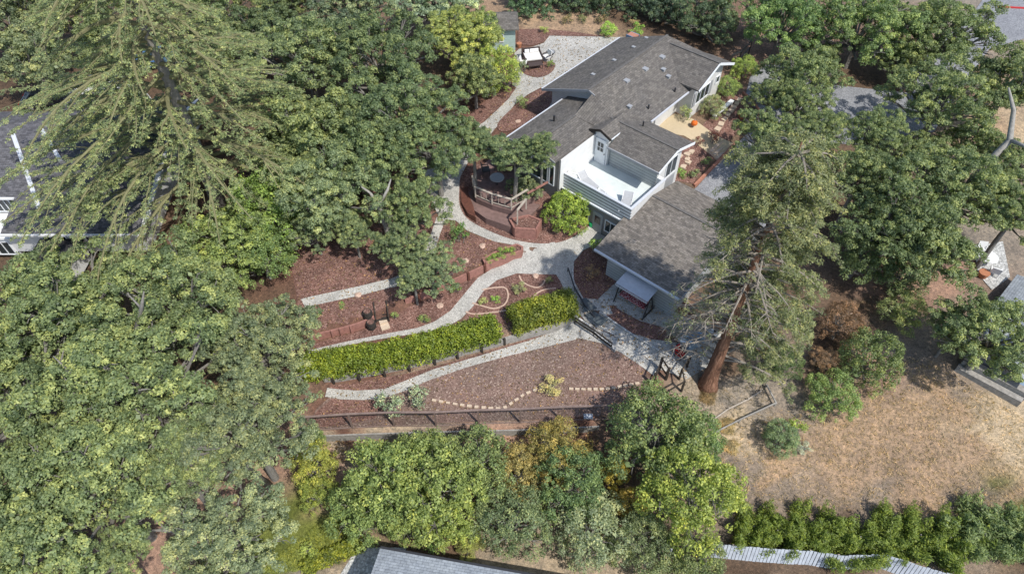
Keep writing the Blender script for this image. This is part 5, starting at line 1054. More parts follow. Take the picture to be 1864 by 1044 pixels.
SHR = [
 ('round0', 'round bright lemon tree in the mulch below the terrace', (1033, 388), -1.0, 1.7, (0.14, 0.185, 0.022), 0, .95, 'lemon_tree', 'tree'),
 ('bush1', 'dark green glossy shrub mass right of centre at the bottom', (1195, 792), -2.3, 2.9, (0.10, 0.125, 0.045), 1, 1.2, 'large_shrub', 'shrub'),
 ('bush2', 'green shrub at the right shoulder of the dark glossy one', (1260, 805), -3.0, 1.8, (0.08, 0.12, 0.04), 2, 1.0, 'large_shrub', 'shrub'),
 ('bush0', 'tall yellow-green leafy tree at the bottom right of centre', (1262, 908), -2.5, 2.6, LIME, 3, 1.2, 'young_tree', 'tree'),
 ('bush2', 'pale green sapling touching the right of the yellow-green tree', (1310, 900), -4.2, 1.1, (0.15, 0.18, 0.06), 1, 1.1, 'young_tree', 'tree'),
 ('fine1', 'bright gold flowering shrub in the bottom middle', (1118, 860), -4.2, 0.95, GOLD, 0, 1.2, 'shrub', 'shrub'),
 ('fine0', 'orange-gold shrub below the bright gold one', (1145, 915), -4.7, 1.0, (0.21, 0.15, 0.025), 2, 1.1, 'shrub', 'shrub'),
 ('fine1', 'small gold tuft at the foot of the yellow-green tree', (1194, 963), -5.4, 0.45, GOLD, 1, 1.0, 'shrub', 'shrub'),
 ('fine0', 'brown-gold rounded shrub below the rail fence', (1018, 828), -4.0, 2.1, (0.17, 0.135, 0.035), 4, .9, 'shrub', 'shrub'),
 ('fine1', 'rusty yellow shrub left of the brown-gold one', (950, 858), -4.4, 1.8, (0.18, 0.14, 0.045), 2, .9, 'shrub', 'shrub'),
 ('bush1', 'deep green shrub in the bottom centre', (1045, 880), -3.8, 2.2, (0.075, 0.11, 0.04), 0, 1.0, 'large_shrub', 'shrub'),
 ('fine0', 'grey-green shrub at the bottom left of centre', (935, 945), -4.4, 2.3, (0.10, 0.125, 0.06), 5, .9, 'shrub', 'shrub'),
 ('fine1', 'sage coloured shrub at the bottom centre', (1080, 965), -4.6, 2.3, SAGE, 3, .9, 'shrub', 'shrub'),
 ('fine0', 'grey-green shrub at the bottom below the gold tufts', (1170, 990), -4.8, 2.0, (0.10, 0.12, 0.055), 1, .9, 'shrub', 'shrub'),
 ('fine1', 'dull green shrub at the bottom edge beside the thin pole', (1262, 1020), -4.9, 1.8, (0.095, 0.115, 0.045), 4, .9, 'shrub', 'shrub'),
 ('bush2', 'tall green shrub at the middle left below the fence', (705, 882), -3.2, 2.5, (0.115, 0.145, 0.04), 0, 1.3, 'large_shrub', 'shrub'),
 ('bush0', 'lighter green shrub in the middle of the lower thicket', (800, 893), -3.2, 2.6, (0.14, 0.165, 0.042), 3, 1.2, 'large_shrub', 'shrub'),
 ('bush1', 'olive shrub with a yellow spray just under the fence', (862, 846), -3.3, 2.2, (0.10, 0.125, 0.045), 5, 1.1, 'large_shrub', 'shrub'),
 ('bush2', 'green shrub directly under the rail fence left of the olive one', (768, 846), -3.4, 2.0, (0.105, 0.13, 0.04), 2, 1.1, 'large_shrub', 'shrub'),
 ('bush1', 'green shrub in the lower left of the thicket above the blue roof', (658, 925), -4.2, 1.9, (0.10, 0.135, 0.04), 1, 1.1, 'large_shrub', 'shrub'),
 ('bush0', 'yellow-tipped shrub above the corner of the blue roof', (830, 950), -4.5, 1.4, (0.17, 0.20, 0.04), 4, 1.0, 'large_shrub', 'shrub'),
 ('bush2', 'green shrub in the centre just above the blue roof', (745, 950), -4.4, 1.5, (0.125, 0.155, 0.04), 4, 1.0, 'large_shrub', 'shrub'),
 ('fine0', 'low mustard shrub right of the blue roof corner', (855, 990), -5.6, 0.9, (0.17, 0.17, 0.05), 4, .8, 'shrub', 'shrub'),
 ('small0', 'little green plant standing beside the blue roof edge', (790, 993), -5.6, 0.55, GRN, 4, 1.2, 'shrub', 'shrub'),
 ('fine1', 'tall yellow-green willowy shrub beside the left grove', (574, 852), -3.6, 1.45, (0.17, 0.175, 0.03), 0, 1.4, 'willow_shrub', 'shrub'),
 ('fine0', 'yellow-green shrub below the willowy one', (578, 900), -4.6, 1.15, (0.14, 0.165, 0.03), 2, 1.2, 'willow_shrub', 'shrub'),
 ('fine0', 'darker green tuft above the willowy shrub', (560, 805), -4.0, 1.0, (0.10, 0.14, 0.04), 3, 1.0, 'shrub', 'shrub'),
 ('bush1', 'dense green shrub at the top left of the dry field', (1580, 655), -2.6, 1.9, (0.092, 0.115, 0.042), 1, 1.3, 'large_shrub', 'shrub'),
 ('bush0', 'lighter shrub at the left side of the dry field', (1515, 725), -3.4, 1.6, (0.115, 0.155, 0.045), 2, 1.0, 'large_shrub', 'shrub'),
 ('bush2', 'isolated shrub with blue-grey foot on the dry field', (1420, 798), -4.1, 1.15, (0.095, 0.13, 0.065), 3, .9, 'large_shrub', 'shrub'),
 ('small0', 'bright sapling behind the isolated shrub on the field', (1448, 775), -4.4, 0.55, (0.16, 0.20, 0.03), 3, .9, 'shrub', 'shrub'),
 ('fine1', 'loose olive shrub between the right oaks and the field', (1645, 570), -2.6, 1.6, (0.13, 0.15, 0.055), 0, .9, 'shrub', 'shrub'),
 ('small1', 'dry blue-grey sprawling plant beside the isolated shrub', (1462, 815), -4.8, 0.5, (0.20, 0.21, 0.18), 1, .5, 'shrub', 'shrub'),
 ('small0', 'grey-green round bush on the left of the faded mulch', (713, 740), -3.3, 0.85, (0.17, 0.20, 0.13), 0, 1.0, 'round_bush', 'bush'),
 ('small0', 'smaller grey-green round bush beside the gravel path', (763, 722), -3.3, 0.72, (0.17, 0.20, 0.13), 2, 1.0, 'round_bush', 'bush'),
 ('small1', 'yellow spiky tuft on the faded mulch slope', (1004, 703), -3.8, 0.8, (0.28, 0.235, 0.10), 2, .5, 'grass_tuft', 'tuft'),
 ('small0', 'upright leafy shrub in the mulch left of the wedge planter', (838, 428), -1.5, 0.65, (0.07, 0.13, 0.03), 1, 1.6, 'young_tree', 'shrub'),
 ('small0', 'green shrub hiding the garage corner bed edge', (1084, 447), -1.9, 0.55, (0.13, 0.19, 0.03), 3, 1.2, 'shrub', 'shrub'),
 ('small1', 'low tuft in the left of the wedge planter', (895, 472), -2.0, 0.45, (0.13, 0.19, 0.03), 1, .7, 'planter_plant', 'plant'),
 ('small1', 'low tuft in the middle of the wedge planter', (912, 463), -1.95, 0.5, (0.12, 0.18, 0.03), 2, .7, 'planter_plant', 'plant'),
 ('small1', 'low tuft at the right of the wedge planter', (928, 457), -1.9, 0.42, (0.14, 0.2, 0.03), 4, .7, 'planter_plant', 'plant'),
 ('small1', 'bright green clump in the brick loop of the island bed', (902, 545), -2.7, 0.35, (0.15, 0.25, 0.03), 4, .7, 'bed_plant', 'plant'),
 ('small0', 'pale flowers at the left of the brick loop', (880, 548), -2.75, 0.32, (0.25, 0.26, 0.09), 1, .6, 'bed_plant', 'plant'),
 ('small1', 'thin pale shrub in the middle of the island bed', (945, 527), -2.6, 0.5, (0.18, 0.19, 0.09), 1, 1.0, 'bed_plant', 'plant'),
 ('small0', 'small dark bush at the right of the island bed', (1000, 510), -2.5, 0.28, (0.12, 0.13, 0.05), 1, 1.0, 'bed_plant', 'plant'),
 ('small0', 'small bush under the drooping oak by the red wall', (830, 525), -2.4, 0.4, (0.10, 0.15, 0.03), 1, .9, 'bed_plant', 'plant'),
 ('small0', 'small green bush left of the curved path start', (771, 580), -2.6, 0.4, (0.11, 0.15, 0.035), 3, .7, 'bed_plant', 'plant'),
 ('small0', 'light green plant right of the garden steps', (718, 573), -2.4, 0.26, (0.15, 0.2, 0.05), 3, .9, 'bed_plant', 'plant'),
 ('small0', 'small plant in the left mulch strip', (624, 556), -2.2, 0.32, (0.11, 0.18, 0.04), 2, .9, 'bed_plant', 'plant'),
 ('small0', 'tiny dark green plant near the grove in the mulch strip', (584, 567), -2.2, 0.26, (0.06, 0.12, 0.05), 2, .9, 'bed_plant', 'plant'),
 ('small1', 'green bush at the grove end of the red wall', (566, 585), -2.2, 0.6, (0.12, 0.16, 0.05), 2, .9, 'bed_plant', 'plant'),
 ('small0', 'round shrub in the bed beside the curved patio path', (951, 187), 0.1, 0.6, (0.13, 0.16, 0.05), 2, .9, 'bed_plant', 'plant'),
 ('fine1', 'tall bright grass clump behind the roof by the chimney', (1108, 55), 0.6, 0.8, (0.18, 0.26, 0.04), 2, 1.0, 'bed_plant', 'plant'),
 ('small1', 'bright green clump right of the chimney', (1160, 58), 0.6, 0.7, (0.13, 0.22, 0.03), 2, 1.0, 'bed_plant', 'plant'),
 ('small0', 'brown rounded bush first in the row behind the dry bed', (1033, 38), 0.5, 0.55, (0.14, 0.11, 0.05), 1, .9, 'bed_plant', 'plant'),
 ('small0', 'green-brown bush second in the row behind the dry bed', (1061, 36), 0.5, 0.5, (0.11, 0.12, 0.05), 2, .9, 'bed_plant', 'plant'),
 ('small0', 'brown rounded bush third in the row behind the dry bed', (1094, 38), 0.5, 0.6, (0.13, 0.10, 0.05), 4, .9, 'bed_plant', 'plant'),
 ('small1', 'tan tuft behind the bright grass clump', (1155, 44), 0.5, 0.5, (0.25, 0.18, 0.10), 4, .9, 'bed_plant', 'plant'),
 ('small1', 'leggy plant with pale flowers at the left of the upper bed', (990, 56), 0.4, 0.45, (0.22, 0.24, 0.07), 4, .9, 'bed_plant', 'plant'),
 ('small0', 'potted greenery left of the daybed', (952, 122), 0.5, 0.5, (0.13, 0.15, 0.09), 1, 1.2, 'potted_plant', 'plant'),
 ('small0', 'green plant beside the dark wicker chair', (1003, 117), 0.3, 0.35, (0.12, 0.17, 0.04), 1, 1.0, 'potted_plant', 'plant'),
 ('fine0', 'grey-green loose shrub against the white house wall', (1297, 195), 0.4, 1.1, (0.16, 0.17, 0.09), 1, .9, 'wall_shrub', 'shrub'),
 ('fine1', 'green shrub at the far right house corner', (1325, 160), 0.5, 1.1, (0.14, 0.18, 0.05), 2, .9, 'wall_shrub', 'shrub'),
 ('bush0', 'yellow-green bush beyond the right house corner', (1355, 125), 0.4, 1.2, (0.16, 0.2, 0.04), 2, .9, 'wall_shrub', 'shrub'),
 ('small0', 'small shrub beside the porch downspout', (1248, 208), 0.4, 0.6, (0.17, 0.19, 0.08), 2, 1.2, 'wall_shrub', 'shrub'),
 ('small0', 'dark red-leaved plant by the porch steps', (1300, 250), -0.4, 0.55, (0.13, 0.04, 0.03), 2, .9, 'bed_plant', 'plant'),
 ('small0', 'bright green plant in the shaded entry bed', (1240, 316), -1.8, 0.5, (0.13, 0.21, 0.04), 2, .9, 'bed_plant', 'plant'),
 ('small0', 'olive plant right of the bright one in the entry bed', (1262, 318), -1.8, 0.45, (0.11, 0.14, 0.06), 4, .9, 'bed_plant', 'plant'),
 ('small0', 'dark plant near the driveway kerb in the entry bed', (1285, 295), -1.4, 0.42, (0.08, 0.12, 0.04), 4, .9, 'bed_plant', 'plant'),
 ('small1', 'dark red shrub near the porch front', (1273, 258), -0.6, 0.4, (0.13, 0.05, 0.045), 3, 1.0, 'bed_plant', 'plant'),
 ('small0', 'lime green plant under the driveway oak', (1342, 228), -0.6, 0.35, (0.2, 0.26, 0.05), 3, 1.0, 'bed_plant', 'plant'),
 ('small1', 'twiggy dry plant in the garage corner bed', (1078, 495), -2.3, 0.55, (0.20, 0.12, 0.07), 3, .6, 'bed_plant', 'plant'),
 ('small1', 'grey twiggy plant at the foot of the concrete path', (1225, 600), -2.6, 0.6, (0.20, 0.20, 0.15), 3, .8, 'bed_plant', 'plant'),
 ('small0', 'green fern-like plant right of the swing seat', (1216, 545), -2.0, 0.45, (0.14, 0.2, 0.06), 3, .8, 'bed_plant', 'plant'),
 ('small0', 'yellowish weed clump in the lower left lawn', (560, 1000), -5.7, 0.5, YEL, 3, .4, 'bed_plant', 'plant'),
]
for key, lab, px, z, r, c, rz, sz, nm, cat in SHR: tree(key, nm, lab, px, z, r, c, rz, sz, cat)

def hedge(name, label, px, width, hgt, color, dens=820, la=0.065, lb=0.04, seed=1, cat='hedge', lump=0.2, spiky=False, fn=h, z0=0.1, step=0.28, cr=0.33, sq=1.0):
    L = smooth(gl(px, fn), 6); rnd = random.Random(seed); cl = []; o = L[0].copy()
    for a, b in zip(L[:-1], L[1:]):
        d = b - a; n_ = max(1, int(d.length / step)); nn = Vector((-d.y, d.x, 0)).normalized()
        for k in range(n_):
            p = a.lerp(b, k / n_) - o
            m = max(2, int(width / step)); hv = hgt * (1 + 0.06 * math.sin(p.x * 1.7 + seed) + rnd.uniform(-.05, .05))
            for j in range(m + 1): cl.append((*(p + nn * ((j / m - .5) * (width - 2 * cr)) + Vector((rnd.uniform(-.08, .08), rnd.uniform(-.08, .08), hv - cr))), cr * rnd.uniform(.85, 1.15)))
            for zz in np.arange(z0, hgt - cr, step * 1.1):
                for s_ in (-1, 1): cl.append((*(p + nn * (s_ * (width / 2 - cr * .9)) + Vector((rnd.uniform(-.08, .08), rnd.uniform(-.08, .08), zz))), cr * rnd.uniform(.85, 1.15)))
    V, t_ = leaf_mesh(name, cl, dens, la, lb, seed, up=.3, zmin=-.9, sq=sq, spiky=spiky, tvar=0.18, lump=lump)
    t = thing(name, label, cat, tuple(o)); build_leaves('foliage', V, t_, t, color)
    mb = MB(); S = L[::3]
    for p in S: q = p - o; mb.tube([q - Vector((0, 0, .2)), q + Vector((.05, 0, hgt * .7))], [.05, .02], 5)
    mb.tube([p - o - Vector((0, 0, .12)) for p in L], .05, 5)
    mb.build('stems', M['bark'], t)
hedge('clipped_hedge', 'long clipped bright yellow-green hedge above the grey retaining wall', [(556, 676), (640, 665), (720, 652), (800, 633), (860, 617), (905, 603)], 1.8, 1.35, (0.15, 0.19, 0.026), seed=3)
hedge('clipped_hedge', 'short clipped hedge segment at the right end beyond the gap', [(935, 592), (990, 577), (1045, 560)], 1.95, 1.5, (0.165, 0.187, 0.03), seed=5)
hedge('box_hedge', 'small low box hedge by the blue roof at the bottom left', [(560, 1032), (605, 1010), (655, 990)], 1.1, 0.6, (0.17, 0.19, 0.03), seed=7)
# grass bank in the lower left
rs = np.random.RandomState(9); pts = []
Lg = gl([(470, 1040), (530, 1000), (575, 960), (620, 950), (660, 975), (600, 1000), (540, 1035)], hbase)
while len(pts) < 1500:
    a, b, c = [Lg[i] for i in rs.randint(0, 7, 3)]; u, v = rs.rand(2)
    if u + v > 1: u, v = 1 - u, 1 - v
    p = a + (b - a) * u + (c - a) * v; pts.append((p.x, p.y))
pts = np.array(pts); z = h(pts[:, 0], pts[:, 1]); V, t_ = leaf_mesh('g', np.column_stack([pts, z, np.full(len(pts), .13)]), 900, .09, .018, 4, spiky=True, zmin=0)
o = build_leaves('grass', V, t_, None, (0.19, 0.21, 0.05)); o['kind'] = 'stuff'
# dry straw tufts under the redwood
for lab, px, r, c in (('orange dry straw clump at the foot of the redwood', (1288, 722), 0.8, (0.22, 0.155, 0.09)), ('pale dry straw clump by the lower paddock rail', (1322, 775), 0.9, (0.36, 0.27, 0.16)), ('flattened dry grass tuft on bare soil left of the field', (1330, 812), 0.7, (0.40, 0.30, 0.18))):
    p = g(*px); V, t_ = leaf_mesh('s', [(0, 0, 0.05, r * .5), (.2, .1, .1, r * .4), (-.25, -.1, 0, r * .4), (.1, -.3, 0, r * .35), (-.3, .3, 0, r * .3)], 2600, .2, .012, 8, spiky=False, zmin=0, up=0.6, sq=.5)
    tag(build_leaves('straw_tuft', V, t_, None, c, tuple(p)), lab, 'straw')

# ---------------------------------------------------------------- juniper row, bottom right
rnd = random.Random(21)
def juniper_mesh(seed, hgt=2.1, wd_=1.45, tips=20):
    rnd = random.Random(seed); cl = []
    for i in range(tips):
        a = rnd.uniform(0, 6.28); q = rnd.uniform(0, wd_ * .75) if i else 0; bx, by = math.cos(a) * q, math.sin(a) * q; H_ = hgt * rnd.uniform(.65, 1.0) * (1 - .25 * q / wd_)
        lx, ly = math.cos(a) * .5, math.sin(a) * .5
        for k in range(9):
            f = k / 8; cl.append((bx + lx * f + rnd.uniform(-.08, .08), by + ly * f + rnd.uniform(-.08, .08), .15 + H_ * f, (0.36 * (1 - f) ** .7 + .05)))
    return leaf_mesh('j', cl, 900, .075, .02, seed, spiky=True, zmin=-.5, up=0.1, tvar=.1, sq=1.1)
JM = []
for s_ in range(3):
    V, t_ = juniper_mesh(80 + s_); me = bpy.data.meshes.new('juniper'); quads_mesh(me, V, np.arange(len(V)).reshape(-1, 4)); at = me.attributes.new('tint', 'FLOAT', 'FACE'); at.data.foreach_set('value', t_.astype(np.float32)); me.materials.append(M['leaf']); JM.append(me)
JL = ['first juniper of the row, touching the yellow-green tree', 'second juniper from the left in the bottom right row', 'third juniper from the left in the bottom right row', 'fourth juniper from the left in the bottom right row', 'fifth juniper of the row above the fence kink', 'sixth juniper of the bottom right row', 'seventh juniper of the bottom right row', 'eighth juniper of the row near the right edge', 'feathery paler juniper second from the right edge', 'last pale green juniper at the bottom right corner']
for i, (px, s_) in enumerate((((1365, 968), 1.0), ((1408, 975), .95), ((1455, 980), 1.05), ((1505, 985), 1.0), ((1555, 988), 1.1), ((1608, 985), 1.1), ((1662, 985), 1.15), ((1715, 990), 1.2), ((1775, 985), 1.3), ((1845, 980), 1.3))):
    p = g(*px, hbase); t = thing('juniper', JL[i], 'juniper', tuple(p), rnd.uniform(0, 6), 'junipers along the bottom right fence'); o = bpy.data.objects.new('foliage', JM[i % 3]); link(o, t); o.scale = (s_ * 1.25, s_ * 1.1, s_ * rnd.uniform(.72, .88)); o.color = ((0.19, 0.245, 0.045, 1) if i < 8 else (0.22, 0.28, 0.12, 1))
    MB().tube([(0, 0, -.2), (0, 0, .9 * s_)], [.1, .04], 6).build('trunk', M['bark'], t)

# ---------------------------------------------------------------- forked pale trunk, leaning limb, bare branches
def limb_thing(name, label, pts, m, cat='tree', parts='limb'):
    o = Vector(pts[0][0][0]); t = thing(name, label, cat, tuple(o))
    for P, r in pts: MB().tube([Vector(p) - o for p in P], r, 8).build('trunk' if P is pts[0][0] else 'limb', m, t, smooth=True)
    return t
g0 = g(712, 455)
limb_thing('bare_oak', 'tall pale forked oak trunk standing in the shaded mulch', [([g0 - Vector((0, 0, .3)), g0 + Vector((0, .1, 2.0)), g0 + Vector((-.3, .3, 3.6)), g0 + Vector((-.2, .5, 4.4))], [.3, .24, .2, .14]),
  ([g0 + Vector((-.3, .3, 3.4)), g0 + Vector((-.9, 1.0, 4.4)), g0 + Vector((-1.6, 1.2, 4.9))], [.14, .1, .05]), ([g0 + Vector((-.25, .4, 4.0)), g0 + Vector((.3, .9, 4.8)), g0 + Vector((.5, 1.5, 5.2))], [.13, .09, .04])], M['bark_pale'])
a = Vector(un(1762, 345, -0.3)); b = Vector(un(1800, 295, 1.6)); c = Vector(un(1838, 255, 3.0)); d = Vector(un(1845, 200, 5.0)); e = Vector(un(1836, 160, 6.5)); f = Vector(un(1880, 272, 3.6)); f2 = Vector(un(1870, 318, 2.0)); base = Vector((a.x - .6, a.y - .3, hh(a.x - .6, a.y - .3) - .3))
limb_thing('leaning_oak', 'pale leaning oak limb with bare forks at the right edge', [([base, a, b, c, d, e], [.45, .38, .3, .22, .15, .06]), ([c, f], [.17, .1]), ([a.lerp(b, .5), f2], [.17, .1]), ([a.lerp(b, .15), Vector(un(1800, 365, 1.0)), Vector(un(1798, 400, 1.2))], [.13, .1, .04])], M['bark_pale'])
for lab, px, tip, z0_, z1_ in (('bare grey limb lying across the gap in the lower left grove', (335, 968), (262, 965), -4.2, -3.2), ('dead branch standing out of the left grove canopy', (247, 600), (262, 530), 2.5, 5.6), ('pale limb poking from the centre of the left grove', (108, 672), (140, 690), 3.0, 4.2), ('grey limb between two crowns on the right of the grove', (430, 835), (412, 812), -1.5, 0.6)):
    a = Vector(un(*px, z0_)); b = Vector(un(*tip, z1_)); gz = hh(a.x, a.y); m_ = a.lerp(b, .5) + Vector((.2, 0, .25))
    limb_thing('bare_branch', lab, [([Vector((a.x + .8, a.y + .3, gz - .2)), a, m_, b], [.2, .16, .11, .03]), ([m_, m_ + Vector((-.6, .4, .8))], [.08, .02]), ([a, a + Vector((.5, .5, 1.0))], [.09, .02])], M['bark'])

# ---------------------------------------------------------------- great cedar at the left
def cedar():
    rnd = random.Random(77); base = g(402, 378); top_z = 21.0
    t = thing('cedar_tree', 'huge open cedar with long mossy drooping branches over the white house', 'tree', tuple(base))
    MB().tube([(0, 0, -.4), (0, 0, 2), (.1, .05, 8), (0, 0.1, 14), (0, 0, top_z - base.z)], [.62, .5, .38, .24, .04], 10).build('trunk', M['bark'], t, smooth=True)
    cl = []; mb = MB(); nb = 74; lv = []
    for i in range(nb):
        f = (i + .5) / nb; z = 3.6 + 15.5 * f; az = i * 2.39996 + rnd.uniform(-.35, .35); ln = (11.2 - 6.2 * f) * rnd.uniform(.72, 1.12) * (1.32 if math.cos(az) < -.2 and f < .6 else 1); P = []
        sag = rnd.uniform(.17, .30); bend = .3 * math.sin(i * 1.7)
        for k in range(9):
            u = k / 8; r = ln * u * (1 - .08 * u); P.append(Vector((math.cos(az + bend * u) * r, math.sin(az + bend * u) * r, z + 0.2 * ln * u - sag * ln * u * u * 1.9 + rnd.uniform(-.06, .06))))
        mb.tube(P, [.14 * (1 - .85 * k / 8) + .016 for k in range(9)], 5)
        limbs = [(P, ln, 0.3)]
        for q in range(5 + int(ln * .35)):
            u = rnd.uniform(.12, .72); k = min(7, int(u * 8)); p = P[k].lerp(P[k + 1], u * 8 - k); d = (P[k + 1] - P[k]).normalized(); sd_ = Vector((-d.y, d.x, 0)).normalized() * (1 if q % 2 else -1)
            l2 = ln * (1 - u) * rnd.uniform(.45, .95); dd = (d + sd_ * rnd.uniform(.35, .8)).normalized(); Q = [p]
            for m_ in range(1, 6): v = m_ / 5; Q.append(p + dd * l2 * v + (d - dd) * (l2 * .25 * v * v) + Vector((rnd.uniform(-.08, .08), rnd.uniform(-.08, .08), -.16 * l2 * v * v + .04 * l2 * v)))
            mb.tube(Q, [.06, .05, .04, .03, .02, .01], 4); limbs.append((Q, l2, 0.08))
        for Q, l2, u0 in limbs:
            n_ = len(Q) - 1
            for q in range(int(l2 * 5.2)):
                u = min(.995, u0 + (1 - u0) * rnd.random() ** .85); k = min(n_ - 1, int(u * n_)); p = Q[k].lerp(Q[k + 1], u * n_ - k); d = (Q[k + 1] - Q[k]).normalized(); sd_ = Vector((-d.y, d.x, 0)).normalized() * rnd.choice((1, -1))
                sl = rnd.uniform(.15, .7) * (1.15 - .5 * u); e = p + (sd_ * rnd.uniform(.3, 1) + d * rnd.uniform(.3, 1.1)).normalized() * sl + Vector((0, 0, rnd.uniform(-.22, .04)))
                if rnd.random() < .3: mb.tube([p, e], [.016, .006], 3)
                for m_ in range(max(1, int(sl / .2))): c = p.lerp(e, (m_ + .6) / max(1, int(sl / .2)) * .95); cl.append((c.x, c.y, c.z - .01, rnd.uniform(.09, .18)))
    mb.build('branches', M['bark_moss'], t)
    V, t_ = leaf_mesh('c', cl, 800, .065, .02, 5, up=.9, sq=.45, zmin=-.2, tvar=.16, lump=0)
    build_leaves('foliage', V, t_, t, (0.215, 0.25, 0.13)); print('cedar', len(cl), len(V) // 4)
cedar()

# ---------------------------------------------------------------- redwood with bare left side
def redwood():
    rnd = random.Random(99); base = g(1288, 700); H_ = 19.0
    t = thing('redwood_tree', 'tall redwood with rusty trunk, bare left branches and feathery right side', 'tree', tuple(base))
    MB().tube([(0, 0, -.5), (0, 0, .4), (0, 0, 1.6), (0, 0, 5), (.05, .1, 10), (0, .1, 15), (0, 0, H_)], [.85, .56, .43, .32, .22, .11, .03], 16).build('trunk', M['bark_red'], t, smooth=True)
    cl = []; cl2 = []; mbd = MB(); mbl = MB()
    for i in range(250):
        f = (i + .5) / 250; z = 2.5 + (H_ - 2.8) * f; az = i * 2.39996 + rnd.uniform(-.4, .4)
        right = math.cos(az - R(18)); ln = (4.6 - 2.7 * f ** 1.3) * rnd.uniform(.75, 1.15); live = right > .1 + (0 if f < .7 else -2); soft = (not live) and z > 7 and rnd.random() < .55
        if math.sin(az) < -.25 and math.cos(az) < .8 and z < 16.5 and rnd.random() < .86: continue
        if z < 5.0 and live and rnd.random() < .5: live = False
        if not live:
            if z < 6 and rnd.random() < .3: continue
            ln *= rnd.uniform(.6, 1.0)
            if math.sin(az) < -.2 and z < 9 and rnd.random() < .65: continue
        P = [Vector((math.cos(az) * ln * u, math.sin(az) * ln * u, z + ln * (.12 * u - .38 * u * u) + rnd.uniform(-.08, .08))) for u in (0, .25, .5, .75, 1)]
        (mbl if live else mbd).tube(P, [.085, .065, .05, .03, .012], 5)
        ns = 8 if live else 8
        for s_ in range(ns):
            u = rnd.uniform(.2, 1); k = min(3, int(u * 4)); p = P[k].lerp(P[k + 1], u * 4 - k); d = (P[k + 1] - P[k]).normalized(); sd_ = Vector((-d.y, d.x, 0)) * rnd.choice((-1, 1))
            e = p + (sd_ * .8 + d * .6 + Vector((0, 0, rnd.uniform(-.7, .1)))).normalized() * rnd.uniform(.4, 1.1)
            if live:
                mbl.tube([p, e], [.025, .01], 4)
                for q in range(5): c = p.lerp(e, .3 + .19 * q); cl.append((c.x + rnd.uniform(-.08, .08), c.y + rnd.uniform(-.08, .08), c.z, rnd.uniform(.12, .26)))
            else:
                m_ = p.lerp(e, .5) + Vector((rnd.uniform(-.1, .1), rnd.uniform(-.1, .1), rnd.uniform(-.15, .05)))
                mbd.tube([p, m_, e], [.03, .02, .007], 4)
                for q in range(1): e3 = m_ + Vector((rnd.uniform(-.5, .5), rnd.uniform(-.5, .5), rnd.uniform(-.5, .1))); mbd.tube([m_, e3], [.014, .005], 3)
                if rnd.random() < (.1 if not soft else .9): cl2.append((*e, rnd.uniform(.14, .3))); cl2.append((*m_, rnd.uniform(.12, .22)))
        if live:
            c = P[4]; cl.append((*c, rnd.uniform(.18, .34))); cl.append((*P[3], rnd.uniform(.18, .3)))
    for q in range(26): cl.append((rnd.uniform(-.7, .7), rnd.uniform(-.7, .7), H_ - rnd.uniform(0.1, 1.3), rnd.uniform(.2, .34)))
    mbl.build('live_branches', M['bark_dead'], t); mbd.build('dead_branches', M['bark_dead'], t)
    V, t_ = leaf_mesh('r', cl, 820, .07, .02, 6, up=.5, sq=.7, zmin=-.3, tvar=.15); build_leaves('foliage', V, t_, t, (0.185, 0.20, 0.105)); print('redwood', len(V) // 4)
    V, t_ = leaf_mesh('r', cl2, 620, .07, .02, 7, up=.5, sq=.7, zmin=-.3, tvar=.2); build_leaves('sparse_foliage', V, t_, t, (0.165, 0.185, 0.11))
redwood()
# rust-coloured shrub right of the redwood and dark one under it
tree('fine0', 'shrub', 'dull rust-brown dying shrub between the redwood and the dry field', (1530, 590), -2.4, 1.5, (0.15, 0.085, 0.055), 1, 1.2, 'shrub')
tree('fine1', 'shrub', 'dull rust-brown low bush just below the taller dying shrub', (1500, 655), -3.2, 1.0, (0.14, 0.085, 0.055), 4, .8, 'shrub')
tree('bush2', 'shrub', 'dark green shrub at the lower right skirt of the redwood', (1425, 660), -2.8, 1.3, (0.05, 0.075, 0.025), 4, .9, 'shrub')
tree('fine0', 'shrub', 'brown twiggy shrub right of the redwood foot', (1395, 620), -2.6, 1.1, (0.13, 0.08, 0.045), 2, .8, 'shrub')
print('objects', len(bpy.data.objects), 'unique polys', sum(len(m.polygons) for m in bpy.data.meshes))

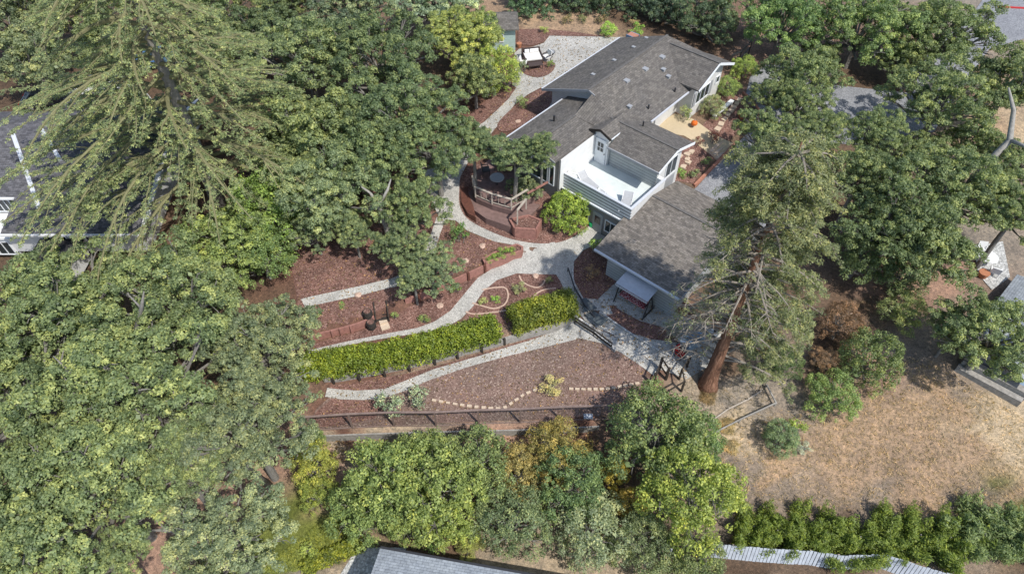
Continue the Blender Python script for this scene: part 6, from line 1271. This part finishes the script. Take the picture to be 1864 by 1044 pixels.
# ---------------------------------------------------------------- fallen leaves and dry grass
def scatter(name, rings, n, la, lb, color, seed, lift=0.05, up=2.0, lying=True, tuft=0):
    rs = np.random.RandomState(seed); pts = []
    for px in rings:
        P = gl(px, hbase); xs_ = [p.x for p in P]; ys_ = [p.y for p in P]; k = 0; m = int(n / len(rings))
        while k < m:
            X = rs.uniform(min(xs_), max(xs_), 400); Y = rs.uniform(min(ys_), max(ys_), 400); ins = np.zeros(400, bool)
            for a, b in zip(P, P[1:] + P[:1]):
                cnd = (a.y > Y) != (b.y > Y); ins ^= cnd & (X < (b.x - a.x) * (Y - a.y) / (b.y - a.y + 1e-9) + a.x)
            q = np.column_stack([X[ins], Y[ins]]); pts.append(q); k += len(q)
    pts = np.concatenate(pts)
    if tuft: pts = np.repeat(pts, tuft, 0) + rs.normal(size=(len(pts) * tuft, 2)) * .07
    z = h(pts[:, 0], pts[:, 1]) + lift + rs.rand(len(pts)) * .03; N = len(pts); pos = np.column_stack([pts, z])
    nr = rs.normal(size=(N, 3)) * .5 + np.array([0, 0, up]); nr /= np.linalg.norm(nr, axis=1, keepdims=True)
    t = np.cross(nr, rs.normal(size=(N, 3))); t /= np.linalg.norm(t, axis=1, keepdims=True); b = np.cross(nr, t); s_ = (.5 + rs.rand(N))[:, None]
    a = t * la * s_; c = b * lb * s_; V = np.stack([pos - a, pos - c, pos + a, pos + c], 1).reshape(-1, 3)
    o = build_leaves(name, V, np.clip(.5 + rs.normal(size=N) * .28, 0, 1), None, color); o['kind'] = 'stuff'
scatter('fallen_leaves', [[(525, 455), (565, 395), (700, 330), (790, 395), (945, 455), (700, 575), (560, 640)], [(600, 705), (1040, 590), (1190, 670), (1180, 740), (560, 785)], [(1000, 66), (1130, 70), (990, 190), (830, 330), (930, 120)], [(1045, 450), (1330, 640), (1250, 690), (1050, 590)], [(550, 795), (1090, 780), (1090, 810), (560, 840)]], 5200, .055, .035, (0.20, 0.135, 0.08), 3, 0.07)
scatter('dry_grass', [[(1300, 800), (1440, 740), (1530, 760), (1640, 650), (1700, 660), (1864, 760), (1880, 940), (1500, 930), (1340, 960)]], 3600, .10, .010, (0.33, 0.25, 0.17), 4, 0.05, .5, tuft=4)
scatter('dead_twigs', [[(1240, 700), (1330, 660), (1400, 700), (1410, 760), (1300, 800), (1250, 760)], [(1520, 560), (1640, 500), (1720, 560), (1560, 640)]], 900, .22, .012, (0.15, 0.125, 0.10), 5, 0.05)
